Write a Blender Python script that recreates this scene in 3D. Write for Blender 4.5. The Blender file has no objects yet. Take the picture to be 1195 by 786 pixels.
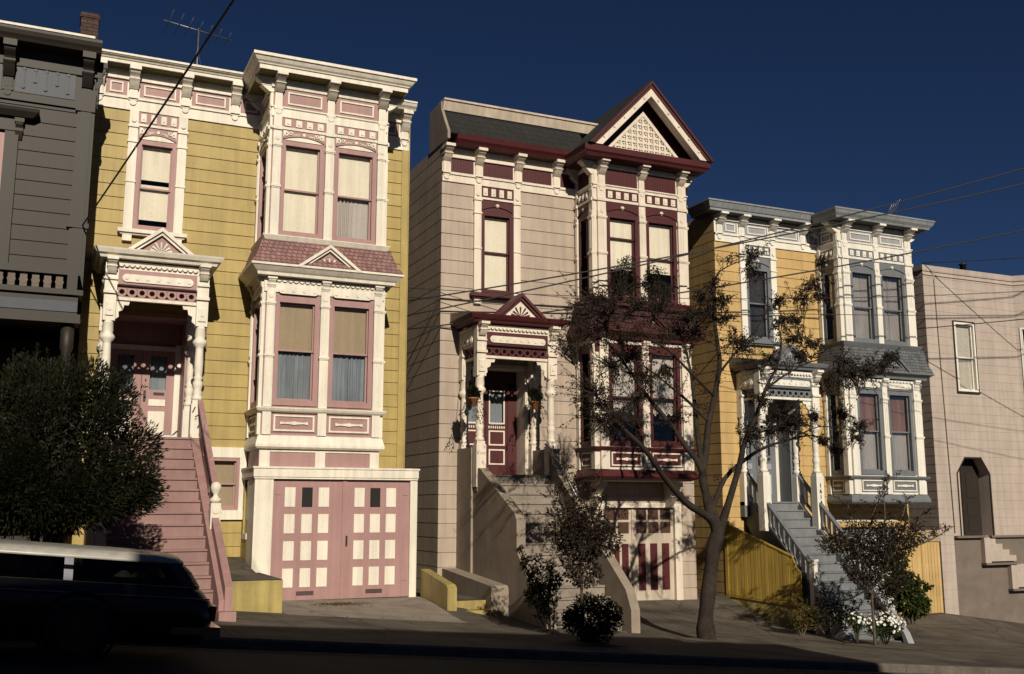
import bpy, math, random
from mathutils import Vector, Matrix, Quaternion, noise as mnoise
random.seed(11)
R = math.radians
scene = bpy.context.scene
COL = scene.collection
world = bpy.data.worlds.new("World"); scene.world = world; world.use_nodes = True

# ------------------------------------------------------------------ materials
def new_mat(name):
    m = bpy.data.materials.new(name); m.use_nodes = True
    nt = m.node_tree; nt.nodes.clear()
    o = nt.nodes.new('ShaderNodeOutputMaterial'); b = nt.nodes.new('ShaderNodeBsdfPrincipled')
    nt.links.new(b.outputs[0], o.inputs[0])
    return m, nt, b
def N(nt, t, **kw):
    n = nt.nodes.new('ShaderNode' + t)
    for k, v in kw.items():
        if hasattr(n, k): setattr(n, k, v)
        else: n.inputs[k.replace('_', ' ')].default_value = v
    return n
def ramp(nt, src, stops):
    r = nt.nodes.new('ShaderNodeValToRGB'); e = r.color_ramp.elements
    while len(e) < len(stops): e.new(0.5)
    for q, (p, c) in zip(e, stops):
        q.position = p; q.color = (c[0], c[1], c[2], 1) if hasattr(c, '__len__') else (c, c, c, 1)
    nt.links.new(src, r.inputs[0]); return r
def paint(name, col, rough=.55, var=.12, scale=1.3, bump=.12, streak=.12, dark=None, spec=.35, boards=None):
    """oil paint on wood: cloudy tone, rain streaks, flecks of grime and brushed relief"""
    m, nt, b = new_mat(name); L = nt.links
    tc = N(nt, 'TexCoord')
    n1 = N(nt, 'TexNoise', Scale=scale, Detail=6.0, Roughness=.6); L.new(tc.outputs['Object'], n1.inputs[0])
    r1 = ramp(nt, n1.outputs[0], [(.3, 1 - var), (.7, 1 + var * .35)])
    mp = N(nt, 'Mapping'); mp.inputs['Scale'].default_value = (7, 7, .35); L.new(tc.outputs['Object'], mp.inputs[0])
    n2 = N(nt, 'TexNoise', Scale=1.0, Detail=4.0, Roughness=.65); L.new(mp.outputs[0], n2.inputs[0])
    r2 = ramp(nt, n2.outputs[0], [(.38, 1 - streak), (.6, 1.0)])
    n3 = N(nt, 'TexNoise', Scale=26.0, Detail=5.0, Roughness=.7); L.new(tc.outputs['Object'], n3.inputs[0])
    r3 = ramp(nt, n3.outputs[0], [(.33, .72), (.42, 1.0)])
    mx = N(nt, 'MixRGB', blend_type='MULTIPLY'); mx.inputs[0].default_value = 1
    mx.inputs[1].default_value = (*col, 1); L.new(r1.outputs[0], mx.inputs[2])
    m2 = N(nt, 'MixRGB', blend_type='MULTIPLY'); m2.inputs[0].default_value = 1
    L.new(mx.outputs[0], m2.inputs[1]); L.new(r2.outputs[0], m2.inputs[2])
    m3 = N(nt, 'MixRGB', blend_type='MULTIPLY'); m3.inputs[0].default_value = .8
    L.new(m2.outputs[0], m3.inputs[1]); L.new(r3.outputs[0], m3.inputs[2])
    if boards:      # each board, and each length of board, weathers a little differently
        h, ph = boards; sp = N(nt, 'SeparateXYZ'); L.new(tc.outputs['Object'], sp.inputs[0])
        a = N(nt, 'Math', operation='SUBTRACT'); L.new(sp.outputs[2], a.inputs[0]); a.inputs[1].default_value = ph
        d = N(nt, 'Math', operation='DIVIDE'); L.new(a.outputs[0], d.inputs[0]); d.inputs[1].default_value = h
        fl = N(nt, 'Math', operation='FLOOR'); L.new(d.outputs[0], fl.inputs[0])
        w1 = N(nt, 'TexWhiteNoise'); w1.noise_dimensions = '1D'; L.new(fl.outputs[0], w1.inputs['W'])
        ma = N(nt, 'Math', operation='MULTIPLY_ADD'); L.new(w1.outputs['Value'], ma.inputs[0]); ma.inputs[1].default_value = 3.1
        ad = N(nt, 'Math', operation='ADD'); L.new(sp.outputs[0], ad.inputs[0]); L.new(sp.outputs[1], ad.inputs[1]); L.new(ad.outputs[0], ma.inputs[2])
        dv = N(nt, 'Math', operation='DIVIDE'); L.new(ma.outputs[0], dv.inputs[0]); dv.inputs[1].default_value = 3.1
        f2 = N(nt, 'Math', operation='FLOOR'); L.new(dv.outputs[0], f2.inputs[0]); cb = N(nt, 'CombineXYZ'); L.new(fl.outputs[0], cb.inputs[0]); L.new(f2.outputs[0], cb.inputs[1])
        w2 = N(nt, 'TexWhiteNoise'); w2.noise_dimensions = '2D'; L.new(cb.outputs[0], w2.inputs['Vector'])
        rr = ramp(nt, w2.outputs['Value'], [(0, .94), (1, 1.03)])
        fr = N(nt, 'Math', operation='FRACT'); L.new(dv.outputs[0], fr.inputs[0]); rj = ramp(nt, fr.outputs[0], [(0.0, .6), (.004, 1.0)])
        m5 = N(nt, 'MixRGB', blend_type='MULTIPLY'); m5.inputs[0].default_value = 1; L.new(m3.outputs[0], m5.inputs[1]); L.new(rr.outputs[0], m5.inputs[2])
        m6 = N(nt, 'MixRGB', blend_type='MULTIPLY'); m6.inputs[0].default_value = .35; L.new(m5.outputs[0], m6.inputs[1]); L.new(rj.outputs[0], m6.inputs[2])
        m3 = m6
    L.new(m3.outputs[0], b.inputs['Base Color'])
    b.inputs['Roughness'].default_value = rough; b.inputs['Specular IOR Level'].default_value = spec
    bp = N(nt, 'Bump', Strength=bump, Distance=.01); n4 = N(nt, 'TexNoise', Scale=45.0, Detail=6.0)
    L.new(tc.outputs['Object'], n4.inputs[0]); L.new(n4.outputs[0], bp.inputs['Height']); L.new(bp.outputs[0], b.inputs['Normal'])
    return m
def rough_mat(name, c1, c2, scale=3.0, rough=.9, bump=.5, bscale=30.0, joints=0):
    m, nt, b = new_mat(name); L = nt.links
    tc = N(nt, 'TexCoord')
    n1 = N(nt, 'TexNoise', Scale=scale, Detail=9.0, Roughness=.65); L.new(tc.outputs['Object'], n1.inputs[0])
    r1 = ramp(nt, n1.outputs[0], [(.3, c1), (.7, c2)])
    n3 = N(nt, 'TexNoise', Scale=bscale, Detail=8.0, Roughness=.75); L.new(tc.outputs['Object'], n3.inputs[0])
    r3 = ramp(nt, n3.outputs[0], [(.3, .6), (.6, 1.1)])
    mx = N(nt, 'MixRGB', blend_type='MULTIPLY'); mx.inputs[0].default_value = .8
    L.new(r1.outputs[0], mx.inputs[1]); L.new(r3.outputs[0], mx.inputs[2]); out = mx.outputs[0]
    bp = N(nt, 'Bump', Strength=bump, Distance=.02); L.new(n3.outputs[0], bp.inputs['Height'])
    if joints:
        br = N(nt, 'TexBrick'); br.offset = 0; br.inputs['Scale'].default_value = 1
        br.inputs['Brick Width'].default_value = joints; br.inputs['Row Height'].default_value = joints
        br.inputs['Mortar Size'].default_value = .012; br.inputs['Color1'].default_value = (1, 1, 1, 1)
        br.inputs['Color2'].default_value = (.86, .86, .86, 1); br.inputs['Mortar'].default_value = (.35, .35, .35, 1)
        L.new(tc.outputs['Object'], br.inputs[0])
        m2 = N(nt, 'MixRGB', blend_type='MULTIPLY'); m2.inputs[0].default_value = 1
        L.new(out, m2.inputs[1]); L.new(br.outputs[0], m2.inputs[2]); out = m2.outputs[0]
        vo = N(nt, 'TexVoronoi'); vo.feature = 'DISTANCE_TO_EDGE'; vo.inputs['Scale'].default_value = .42
        nd = N(nt, 'TexNoise', Scale=2.5, Detail=5.0); L.new(tc.outputs['Object'], nd.inputs[0]); mxv = N(nt, 'MixRGB'); mxv.inputs[0].default_value = .22
        L.new(tc.outputs['Object'], mxv.inputs[1]); L.new(nd.outputs['Color'], mxv.inputs[2]); L.new(mxv.outputs[0], vo.inputs['Vector'])
        rc = ramp(nt, vo.outputs['Distance'], [(.0, .4), (.012, 1.0)]); m7 = N(nt, 'MixRGB', blend_type='MULTIPLY'); m7.inputs[0].default_value = .85
        L.new(out, m7.inputs[1]); L.new(rc.outputs[0], m7.inputs[2]); out = m7.outputs[0]
        # tar patches and leaf stains
        n5 = N(nt, 'TexNoise', Scale=.7, Detail=3.0); L.new(tc.outputs['Object'], n5.inputs[0])
        r5 = ramp(nt, n5.outputs[0], [(.36, .62), (.5, 1.0)])
        m4 = N(nt, 'MixRGB', blend_type='MULTIPLY'); m4.inputs[0].default_value = 1
        L.new(out, m4.inputs[1]); L.new(r5.outputs[0], m4.inputs[2]); out = m4.outputs[0]
    L.new(out, b.inputs['Base Color']); L.new(bp.outputs[0], b.inputs['Normal'])
    b.inputs['Roughness'].default_value = rough; b.inputs['Specular IOR Level'].default_value = .25
    return m
def shingle_mat(name, col, var=.3, w=.14, h=.1):
    m, nt, b = new_mat(name); L = nt.links
    tc = N(nt, 'TexCoord'); mp = N(nt, 'Mapping'); mp.inputs['Rotation'].default_value = (R(90), 0, 0)
    sep = N(nt, 'SeparateXYZ'); L.new(tc.outputs['Object'], sep.inputs[0])
    add = N(nt, 'Math', operation='ADD'); L.new(sep.outputs[0], add.inputs[0]); L.new(sep.outputs[1], add.inputs[1])
    cmb = N(nt, 'CombineXYZ'); L.new(add.outputs[0], cmb.inputs[0]); L.new(sep.outputs[2], cmb.inputs[1])
    br = N(nt, 'TexBrick'); br.inputs['Scale'].default_value = 1
    br.inputs['Brick Width'].default_value = w; br.inputs['Row Height'].default_value = h
    br.inputs['Mortar Size'].default_value = .008; br.inputs['Mortar Smooth'].default_value = .4
    br.inputs['Color1'].default_value = (1 - var, 1 - var, 1 - var, 1); br.inputs['Color2'].default_value = (1, 1, 1, 1)
    br.inputs['Mortar'].default_value = (.3, .3, .3, 1); L.new(cmb.outputs[0], br.inputs[0])
    n1 = N(nt, 'TexNoise', Scale=6.0, Detail=6.0); L.new(tc.outputs['Object'], n1.inputs[0])
    r1 = ramp(nt, n1.outputs[0], [(.3, .65), (.7, 1.1)])
    mx = N(nt, 'MixRGB', blend_type='MULTIPLY'); mx.inputs[0].default_value = 1; mx.inputs[1].default_value = (*col, 1)
    L.new(br.outputs[0], mx.inputs[2])
    m2 = N(nt, 'MixRGB', blend_type='MULTIPLY'); m2.inputs[0].default_value = 1
    L.new(mx.outputs[0], m2.inputs[1]); L.new(r1.outputs[0], m2.inputs[2]); L.new(m2.outputs[0], b.inputs['Base Color'])
    bp = N(nt, 'Bump', Strength=.8, Distance=.02); L.new(br.outputs[1], bp.inputs['Height']); bp.invert = True
    L.new(bp.outputs[0], b.inputs['Normal']); b.inputs['Roughness'].default_value = .85
    return m
def leaf_mat(name, c1, c2, rough=.5, trans=.25):
    m, nt, b = new_mat(name); L = nt.links
    g = N(nt, 'NewGeometry'); tc = N(nt, 'TexCoord')
    n1 = N(nt, 'TexNoise', Scale=3.5, Detail=3.0); L.new(tc.outputs['Object'], n1.inputs[0])
    ad = N(nt, 'Math', operation='MULTIPLY_ADD'); L.new(g.outputs['Random Per Island'], ad.inputs[0]); ad.inputs[1].default_value = .55
    L.new(n1.outputs[0], ad.inputs[2])
    r1 = ramp(nt, ad.outputs[0], [(.4, c1), (1.0, c2)])
    L.new(r1.outputs[0], b.inputs['Base Color']); b.inputs['Roughness'].default_value = rough
    b.inputs['Specular IOR Level'].default_value = .15
    t = N(nt, 'BsdfTranslucent'); L.new(r1.outputs[0], t.inputs[0])
    ms = N(nt, 'MixShader'); ms.inputs[0].default_value = trans
    L.new(b.outputs[0], ms.inputs[1]); L.new(t.outputs[0], ms.inputs[2])
    L.new(ms.outputs[0], nt.nodes['Material Output'].inputs[0])
    return m
def glass_mat(name, tint=.97):
    m = bpy.data.materials.new(name); m.use_nodes = True; nt = m.node_tree; nt.nodes.clear(); L = nt.links
    o = nt.nodes.new('ShaderNodeOutputMaterial'); t = N(nt, 'BsdfTransparent'); t.inputs[0].default_value = (tint, tint, tint, 1)
    g = N(nt, 'BsdfGlossy', Roughness=.03); fr = N(nt, 'Fresnel', IOR=1.5)
    tc = N(nt, 'TexCoord'); n1 = N(nt, 'TexNoise', Scale=2.2, Detail=1.0); L.new(tc.outputs['Object'], n1.inputs[0])
    bp = N(nt, 'Bump', Strength=.12, Distance=.03); L.new(n1.outputs[0], bp.inputs['Height']); L.new(bp.outputs[0], g.inputs['Normal'])
    ad = N(nt, 'Math', operation='MULTIPLY'); L.new(fr.outputs[0], ad.inputs[0]); ad.inputs[1].default_value = .55
    ms = N(nt, 'MixShader'); L.new(ad.outputs[0], ms.inputs[0]); L.new(t.outputs[0], ms.inputs[1]); L.new(g.outputs[0], ms.inputs[2])
    L.new(ms.outputs[0], o.inputs[0]); return m
def plain(name, col, rough=.5, metal=0, spec=.5, coat=0):
    m, nt, b = new_mat(name); L = nt.links
    tc = N(nt, 'TexCoord'); n1 = N(nt, 'TexNoise', Scale=9.0, Detail=4.0); L.new(tc.outputs['Object'], n1.inputs[0])
    r1 = ramp(nt, n1.outputs[0], [(.3, .8), (.7, 1.08)])
    mx = N(nt, 'MixRGB', blend_type='MULTIPLY'); mx.inputs[0].default_value = 1; mx.inputs[1].default_value = (*col, 1)
    L.new(r1.outputs[0], mx.inputs[2]); L.new(mx.outputs[0], b.inputs['Base Color'])
    b.inputs['Roughness'].default_value = rough; b.inputs['Metallic'].default_value = metal
    b.inputs['Specular IOR Level'].default_value = spec; b.inputs['Coat Weight'].default_value = coat
    return m
M = {}
M['yellow'] = paint('yellow_clapboard_paint', (.40, .30, .10), var=.2, streak=.16, boards=(.285, 8.6 + 1.84))
M['cream'] = paint('cream_trim_paint', (.72, .67, .57), var=.1, streak=.16)
M['mauve'] = paint('mauve_paint', (.34, .20, .19), var=.12)
M['mauve_step'] = paint('worn_mauve_stair_paint', (.27, .163, .15), var=.22, streak=.1, rough=.7)
M['beige'] = paint('beige_clapboard_paint', (.42, .34, .275), var=.16, streak=.16, boards=(.333, 7.98 + 2.2254))
M['beige_trim'] = paint('warm_white_trim_paint', (.68, .60, .50), var=.1, streak=.14)
M['maroon'] = paint('maroon_paint', (.07, .0125, .0145), var=.2, rough=.5)
M['gold'] = paint('golden_yellow_paint', (.52, .355, .15), var=.16, streak=.16, boards=(.28, 7.33 + 2.935))
M['gold_side'] = M['gold']
M['greyblue'] = paint('grey_blue_paint', (.145, .155, .17), var=.14)
M['paleblue'] = paint('pale_blue_grey_paint', (.30, .30, .32), var=.1)
M['white'] = paint('white_trim_paint', (.72, .69, .62), var=.1)
M['stucco'] = paint('pinkish_stucco_paint', (.43, .36, .315), var=.14, streak=.14, bump=.3)
M['stucco_dark'] = rough_mat('grey_brown_stucco', (.13, .105, .09), (.19, .155, .13), scale=2, bump=.5, bscale=60)
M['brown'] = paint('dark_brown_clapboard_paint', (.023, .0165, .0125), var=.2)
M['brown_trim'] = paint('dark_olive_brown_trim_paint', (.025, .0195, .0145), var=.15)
M['slate'] = paint('slate_blue_panel_paint', (.05, .058, .075), var=.1)
M['beige_stucco'] = paint('beige_cement_render', (.28, .23, .18), var=.2, bump=.5, scale=2.5, rough=.85)
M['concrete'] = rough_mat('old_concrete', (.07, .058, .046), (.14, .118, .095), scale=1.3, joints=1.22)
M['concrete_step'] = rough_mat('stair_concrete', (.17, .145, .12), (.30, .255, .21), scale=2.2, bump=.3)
M['curb'] = rough_mat('curb_concrete', (.08, .07, .06), (.15, .13, .11), scale=3)
M['asphalt'] = rough_mat('asphalt', (.018, .018, .018), (.034, .033, .031), scale=1.5, bscale=90)
M['earth'] = rough_mat('packed_earth', (.07, .055, .04), (.12, .1, .075), scale=1)
M['tar'] = rough_mat('tar_roofing', (.02, .02, .02), (.045, .043, .04), scale=4)
M['slate_roof'] = shingle_mat('black_roof_shingles', (.014, .013, .014), w=.2, h=.16)
M['mauve_roof'] = shingle_mat('mauve_scalloped_shingles', (.30, .16, .15), w=.11, h=.085)
M['maroon_roof'] = shingle_mat('maroon_shingles', (.065, .013, .015), w=.11, h=.085)
M['grey_roof'] = shingle_mat('grey_blue_shingles', (.13, .14, .15), w=.11, h=.085)
M['brick'] = shingle_mat('old_chimney_brick', (.07, .035, .028), w=.22, h=.08)
M['glass'] = glass_mat('window_glass')
M['blind'] = paint('cream_roller_blind', (.74, .68, .55), var=.08, bump=.05, rough=.9)
M['tan_blind'] = paint('tan_roller_blind', (.33, .26, .17), var=.08, bump=.05, rough=.9)
M['car_glass'] = glass_mat('tinted_car_glass', .12)
M['lace'] = paint('dark_lace_curtain', (.05, .045, .045), var=.5, rough=.9, scale=9, streak=.5)
M['net'] = paint('grey_net_curtain', (.22, .25, .28), var=.2, rough=.9, streak=.3)
M['white_curtain'] = paint('white_curtain_cloth', (.46, .42, .38), var=.15, rough=.9)
M['rust_curtain'] = paint('rust_brown_curtain', (.30, .16, .09), var=.2, rough=.9, streak=.4)
M['garage_light'] = plain('brown_garage_glass', (.07, .034, .022), rough=.4)
M['olive'] = paint('shaded_yellow_soffit', (.13, .11, .035), var=.1)  # yellow soffit paint, darkened to hold the shade under the cornices
M['soffit_dark'] = paint('shaded_grey_soffit', (.06, .055, .045), var=.1)  # shade beneath the grey cornices put into the soffit colour
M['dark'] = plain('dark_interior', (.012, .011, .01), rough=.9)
M['iron'] = plain('dark_metal', (.03, .03, .03), rough=.5, metal=.6)
M['alu'] = plain('weathered_aluminium', (.25, .25, .26), rough=.45, metal=.8)
M['cable'] = plain('black_cable_rubber', (.012, .012, .013), rough=.7)
M['carpaint'] = plain('black_car_paint', (.004, .004, .006), rough=.3, coat=.15)
M['carwhite'] = plain('cream_car_roof_paint', (.36, .345, .31), rough=.35, coat=.3)
M['chrome'] = plain('chrome', (.7, .7, .72), rough=.15, metal=1)
M['hub'] = plain('dull_hubcap', (.12, .12, .12), rough=.35, metal=1)
M['door_beige'] = paint('cap_and_shaded_door_beige', (.50, .42, .335), var=.15, streak=.2)  # parapet cap's own beige; on the garage door, tree shade painted in
M['crown_grey'] = paint('pale_grey_cornice_paint', (.23, .245, .26), var=.15, streak=.2)
M['rubber'] = plain('tyre_rubber', (.012, .012, .012), rough=.85)
M['redlens'] = plain('red_tail_lens', (.25, .008, .008), rough=.2)
M['bark'] = rough_mat('smooth_grey_bark', (.015, .011, .009), (.044, .033, .026), scale=5, bump=.6, bscale=22)
M['twig'] = rough_mat('young_bark', (.06, .045, .035), (.12, .095, .07), scale=8, bump=.3)
M['leaf'] = leaf_mat('dark_green_leaves', (.011, .007, .0055), (.036, .026, .017), trans=.10)
M['leaf_bush'] = leaf_mat('glossy_shrub_leaves', (.004, .005, .002), (.016, .018, .007), rough=.6, trans=.12)
M['leaf_pale'] = leaf_mat('olive_leaves', (.02, .022, .010), (.075, .07, .035))
M['leaf_green'] = leaf_mat('mid_green_leaves', (.018, .028, .008), (.055, .07, .02))
M['leaf_yellow'] = leaf_mat('yellowing_leaves', (.03, .028, .008), (.13, .095, .025))
M['petal'] = plain('white_petals', (.75, .74, .68), rough=.7)
M['terracotta'] = plain('terracotta', (.32, .12, .05), rough=.8)
M['black_paint'] = plain('black_numeral_paint', (.015, .015, .015), rough=.5)
M['paper'] = plain('white_paper', (.6, .6, .56), rough=.8)
M['dryleaf'] = leaf_mat('dry_brown_leaves', (.07, .04, .02), (.2, .12, .06), trans=.1)
M['fence'] = paint('mustard_fence_paint', (.40, .27, .055), var=.2, streak=.3)
M['block'] = paint('yellow_cement_paint', (.37, .29, .10), var=.25, bump=.4, scale=2.2, streak=.25)
M['white_panel'] = paint('worn_white_garage_paint', (.55, .54, .50), var=.15)
M['blue_grey_step'] = paint('worn_grey_stair_paint', (.17, .18, .19), var=.3, rough=.7)

# ------------------------------------------------------------------ mesh tools
class Fr:
    """a wall frame: a runs along the wall, n points out of it, z is up"""
    def __init__(s, ox, oy, dx, dy): s.o = (ox, oy); s.d = (dx, dy); s.n = (dy, -dx)
    def __call__(s, a, n, z): return (s.o[0] + s.d[0] * a + s.n[0] * n, s.o[1] + s.d[1] * a + s.n[1] * n, z)
def front(y): return Fr(0, y, 1, 0)
def left_side(x, y): return Fr(x, y, 0, -1)      # a grows towards the street
def right_side(x, y): return Fr(x, y, 0, 1)      # a grows away from the street
def add_off(p, q): return (p[0] + q[0], p[1] + q[1], p[2] + q[2])
class MB:
    def __init__(s): s.v = []; s.f = []; s.sm = set()
    def quadpts(s, pts):
        i = len(s.v); s.v += [tuple(p) for p in pts]; s.f.append(tuple(range(i, i + len(pts))))
    def extr(s, base, off):
        """solid between polygon base and base+off(vector)"""
        n = len(base); i = len(s.v)
        s.v += [tuple(p) for p in base] + [(p[0] + off[0], p[1] + off[1], p[2] + off[2]) for p in base]
        s.f.append(tuple(range(i, i + n))); s.f.append(tuple(range(i + 2 * n - 1, i + n - 1, -1)))
        for k in range(n): s.f.append((i + k, i + (k + 1) % n, i + n + (k + 1) % n, i + n + k))
    def box(s, x0, x1, y0, y1, z0, z1):
        s.extr([(x0, y0, z0), (x1, y0, z0), (x1, y1, z0), (x0, y1, z0)], (0, 0, z1 - z0)); return s
    def fb(s, fr, a0, a1, n0, n1, z0, z1):
        s.extr([fr(a0, n0, z0), fr(a1, n0, z0), fr(a1, n1, z0), fr(a0, n1, z0)], (0, 0, z1 - z0)); return s
    def faz(s, fr, poly, n0, n1):
        p = [fr(a, n0, z) for a, z in poly]; s.extr(p, (fr.n[0] * (n1 - n0), fr.n[1] * (n1 - n0), 0)); return s
    def fnz(s, fr, poly, a0, a1):
        p = [fr(a0, n, z) for n, z in poly]; s.extr(p, (fr.d[0] * (a1 - a0), fr.d[1] * (a1 - a0), 0)); return s
    def ring(s, fr, ca, cz, r0, r1, n0, n1, seg=12):
        for k in range(seg):
            t0, t1 = 2 * math.pi * k / seg, 2 * math.pi * (k + 1) / seg
            s.faz(fr, [(ca + r0 * math.cos(t0), cz + r0 * math.sin(t0)), (ca + r1 * math.cos(t0), cz + r1 * math.sin(t0)),
                       (ca + r1 * math.cos(t1), cz + r1 * math.sin(t1)), (ca + r0 * math.cos(t1), cz + r0 * math.sin(t1))], n0, n1)
    def disc(s, fr, ca, cz, r, n0, n1, seg=10, sz=1.0):
        s.faz(fr, [(ca + r * math.cos(2 * math.pi * k / seg), cz + sz * r * math.sin(2 * math.pi * k / seg)) for k in range(seg)], n0, n1)
    def tube(s, pts, rad, n=8, cap=True):
        i0 = len(s.v); m = len(pts); pts = [Vector(p) for p in pts]
        if not hasattr(rad, '__len__'): rad = [rad] * m
        up = Vector((.13, .21, 1)).normalized()
        for k, p in enumerate(pts):
            d = (pts[min(k + 1, m - 1)] - pts[max(k - 1, 0)]).normalized()
            if abs(d.dot(up)) > .98: up = Vector((1, .1, .05)).normalized()
            x = d.cross(up).normalized(); y = d.cross(x).normalized()
            for j in range(n):
                t = 2 * math.pi * j / n; q = p + (x * math.cos(t) + y * math.sin(t)) * rad[k]; s.v.append(tuple(q))
        for k in range(m - 1):
            for j in range(n):
                a = i0 + k * n + j; b = i0 + k * n + (j + 1) % n
                s.sm.add(len(s.f)); s.f.append((a, b, b + n, a + n))
        if cap:
            s.f.append(tuple(range(i0, i0 + n))); s.f.append(tuple(range(i0 + (m - 1) * n, i0 + m * n)))
        return s
    def lathe(s, cx, cy, prof, n=14):
        i0 = len(s.v); m = len(prof)
        for r, z in prof:
            for j in range(n):
                t = 2 * math.pi * j / n; s.v.append((cx + r * math.cos(t), cy + r * math.sin(t), z))
        for k in range(m - 1):
            for j in range(n):
                a = i0 + k * n + j; b = i0 + k * n + (j + 1) % n
                s.sm.add(len(s.f)); s.f.append((a, b, b + n, a + n))
        s.f.append(tuple(range(i0, i0 + n))); s.f.append(tuple(range(i0 + (m - 1) * n, i0 + m * n)))
        return s
    def sweep(s, path, prof, closed=False):
        """profile (out, z) carried along a plan polyline, mitred at corners; outward is to the right of travel reversed"""
        m = len(path); offs = []
        nr = []
        for k in range(m - 1):
            dx, dy = path[k + 1][0] - path[k][0], path[k + 1][1] - path[k][1]; l = math.hypot(dx, dy); nr.append((dy / l, -dx / l))
        for k in range(m):
            if k == 0: offs.append(nr[0])
            elif k == m - 1: offs.append(nr[-1])
            else:
                a, b = nr[k - 1], nr[k]; q = 1 + a[0] * b[0] + a[1] * b[1]; offs.append(((a[0] + b[0]) / q, (a[1] + b[1]) / q))
        i0 = len(s.v); n = len(prof)
        for k in range(m):
            for o, z in prof: s.v.append((path[k][0] + offs[k][0] * o, path[k][1] + offs[k][1] * o, z))
        for k in range(m - 1):
            for j in range(n):
                a = i0 + k * n + j; b = i0 + k * n + (j + 1) % n; s.f.append((a, b, b + n, a + n))
        s.f.append(tuple(range(i0, i0 + n))); s.f.append(tuple(range(i0 + (m - 1) * n, i0 + m * n)))
        return s
    def build(s, name, mat, parent=None, recalc=True):
        if not s.v: return None
        o0 = Vector((0, 0, 0)); p = parent
        while p is not None: o0 += p.location; p = p.parent
        me = bpy.data.meshes.new(name); me.from_pydata([(x - o0.x, y - o0.y, z - o0.z) for x, y, z in s.v], [], s.f)
        if recalc:
            import bmesh
            bm = bmesh.new(); bm.from_mesh(me); bmesh.ops.recalc_face_normals(bm, faces=bm.faces); 
            bm.to_mesh(me); bm.free()
        if s.sm and len(me.polygons) == len(s.f):
            fl = [False] * len(s.f)
            for i in s.sm: fl[i] = True
            me.polygons.foreach_set('use_smooth', fl)
        me.materials.append(M[mat] if isinstance(mat, str) else mat); me.update()
        o = bpy.data.objects.new(name, me); COL.objects.link(o)
        if parent is not None: o.parent = parent
        return o
def thing(name, label, cat, loc=(0, 0, 0), group=None):
    o = bpy.data.objects.new(name, None); COL.objects.link(o); o.location = loc; o.empty_display_size = .2
    tag(o, label, cat, group); return o
def tag(o, label, cat, group=None):
    o['label'] = label; o['category'] = cat
    if group: o['group'] = group
    return o
def base_at(o, loc):
    """move a top-level mesh's origin to its base"""
    l = Vector(loc); o.data.transform(Matrix.Translation(-l)); o.location = l; return o
def struct(o): o['kind'] = 'structure'; return o
def text_mesh(name, s, size, mat, parent, pos, fr, shear=0.0, rot=0.0, depth=.006):
    cu = bpy.data.curves.new(name, 'FONT'); cu.body = s; cu.size = size; cu.extrude = depth / 2; cu.shear = shear; cu.offset = .004
    cu.align_x = 'CENTER'; cu.align_y = 'CENTER'
    tmp = bpy.data.objects.new(name, cu); COL.objects.link(tmp)
    dg = bpy.context.evaluated_depsgraph_get(); me = bpy.data.meshes.new_from_object(tmp.evaluated_get(dg))
    bpy.data.objects.remove(tmp)
    p = Vector(fr(*pos)); o0 = Vector((0, 0, 0)); q = parent
    while q is not None: o0 += q.location; q = q.parent
    X = Vector((fr.d[0], fr.d[1], 0)); Z = Vector((0, 0, 1)); Nn = Vector((fr.n[0], fr.n[1], 0))
    c, sn = math.cos(rot), math.sin(rot)
    for v in me.vertices:
        x, y, z = v.co; x, y = x * c - y * sn, x * sn + y * c
        w = p + X * x + Z * y + Nn * z; v.co = w - o0
    me.materials.clear(); me.materials.append(M[mat])
    o = bpy.data.objects.new(name, me); COL.objects.link(o); o.parent = parent; return o

# ------------------------------------------------------------------ ground heights
CURB = 14.4
def zs(x): return -1.46 - .088 * x                      # pavement grade
BASE = [(-40, 1.9), (-8, -.85), (0, -1.45), (3.9, -1.84), (7.9, -1.86), (8.4, -2.05), (12.3, -2.24), (15.6, -2.28), (16.4, -2.2), (16.9, -2.85), (19, -2.93), (24, -2.95), (27.3, -3.4), (90, -9)]
def zb(x):
    for (x0, z0), (x1, z1) in zip(BASE, BASE[1:]):
        if x <= x1: return z0 + (z1 - z0) * (x - x0) / (x1 - x0)
    return BASE[-1][1]
def gz(x, y):
    if y < CURB: return zs(x) - .14
    if y <= 18.3: return zs(x)
    w = min(1, max(0, (x - 8.6) / 1.5)); t = min(1, (y - 18.3) / (3.3 + 1.3 * w)); t = t * t * (3 - 2 * t) * (1 - w) + t ** 2.2 * w
    return zs(x) * (1 - t) + zb(x) * t
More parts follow.
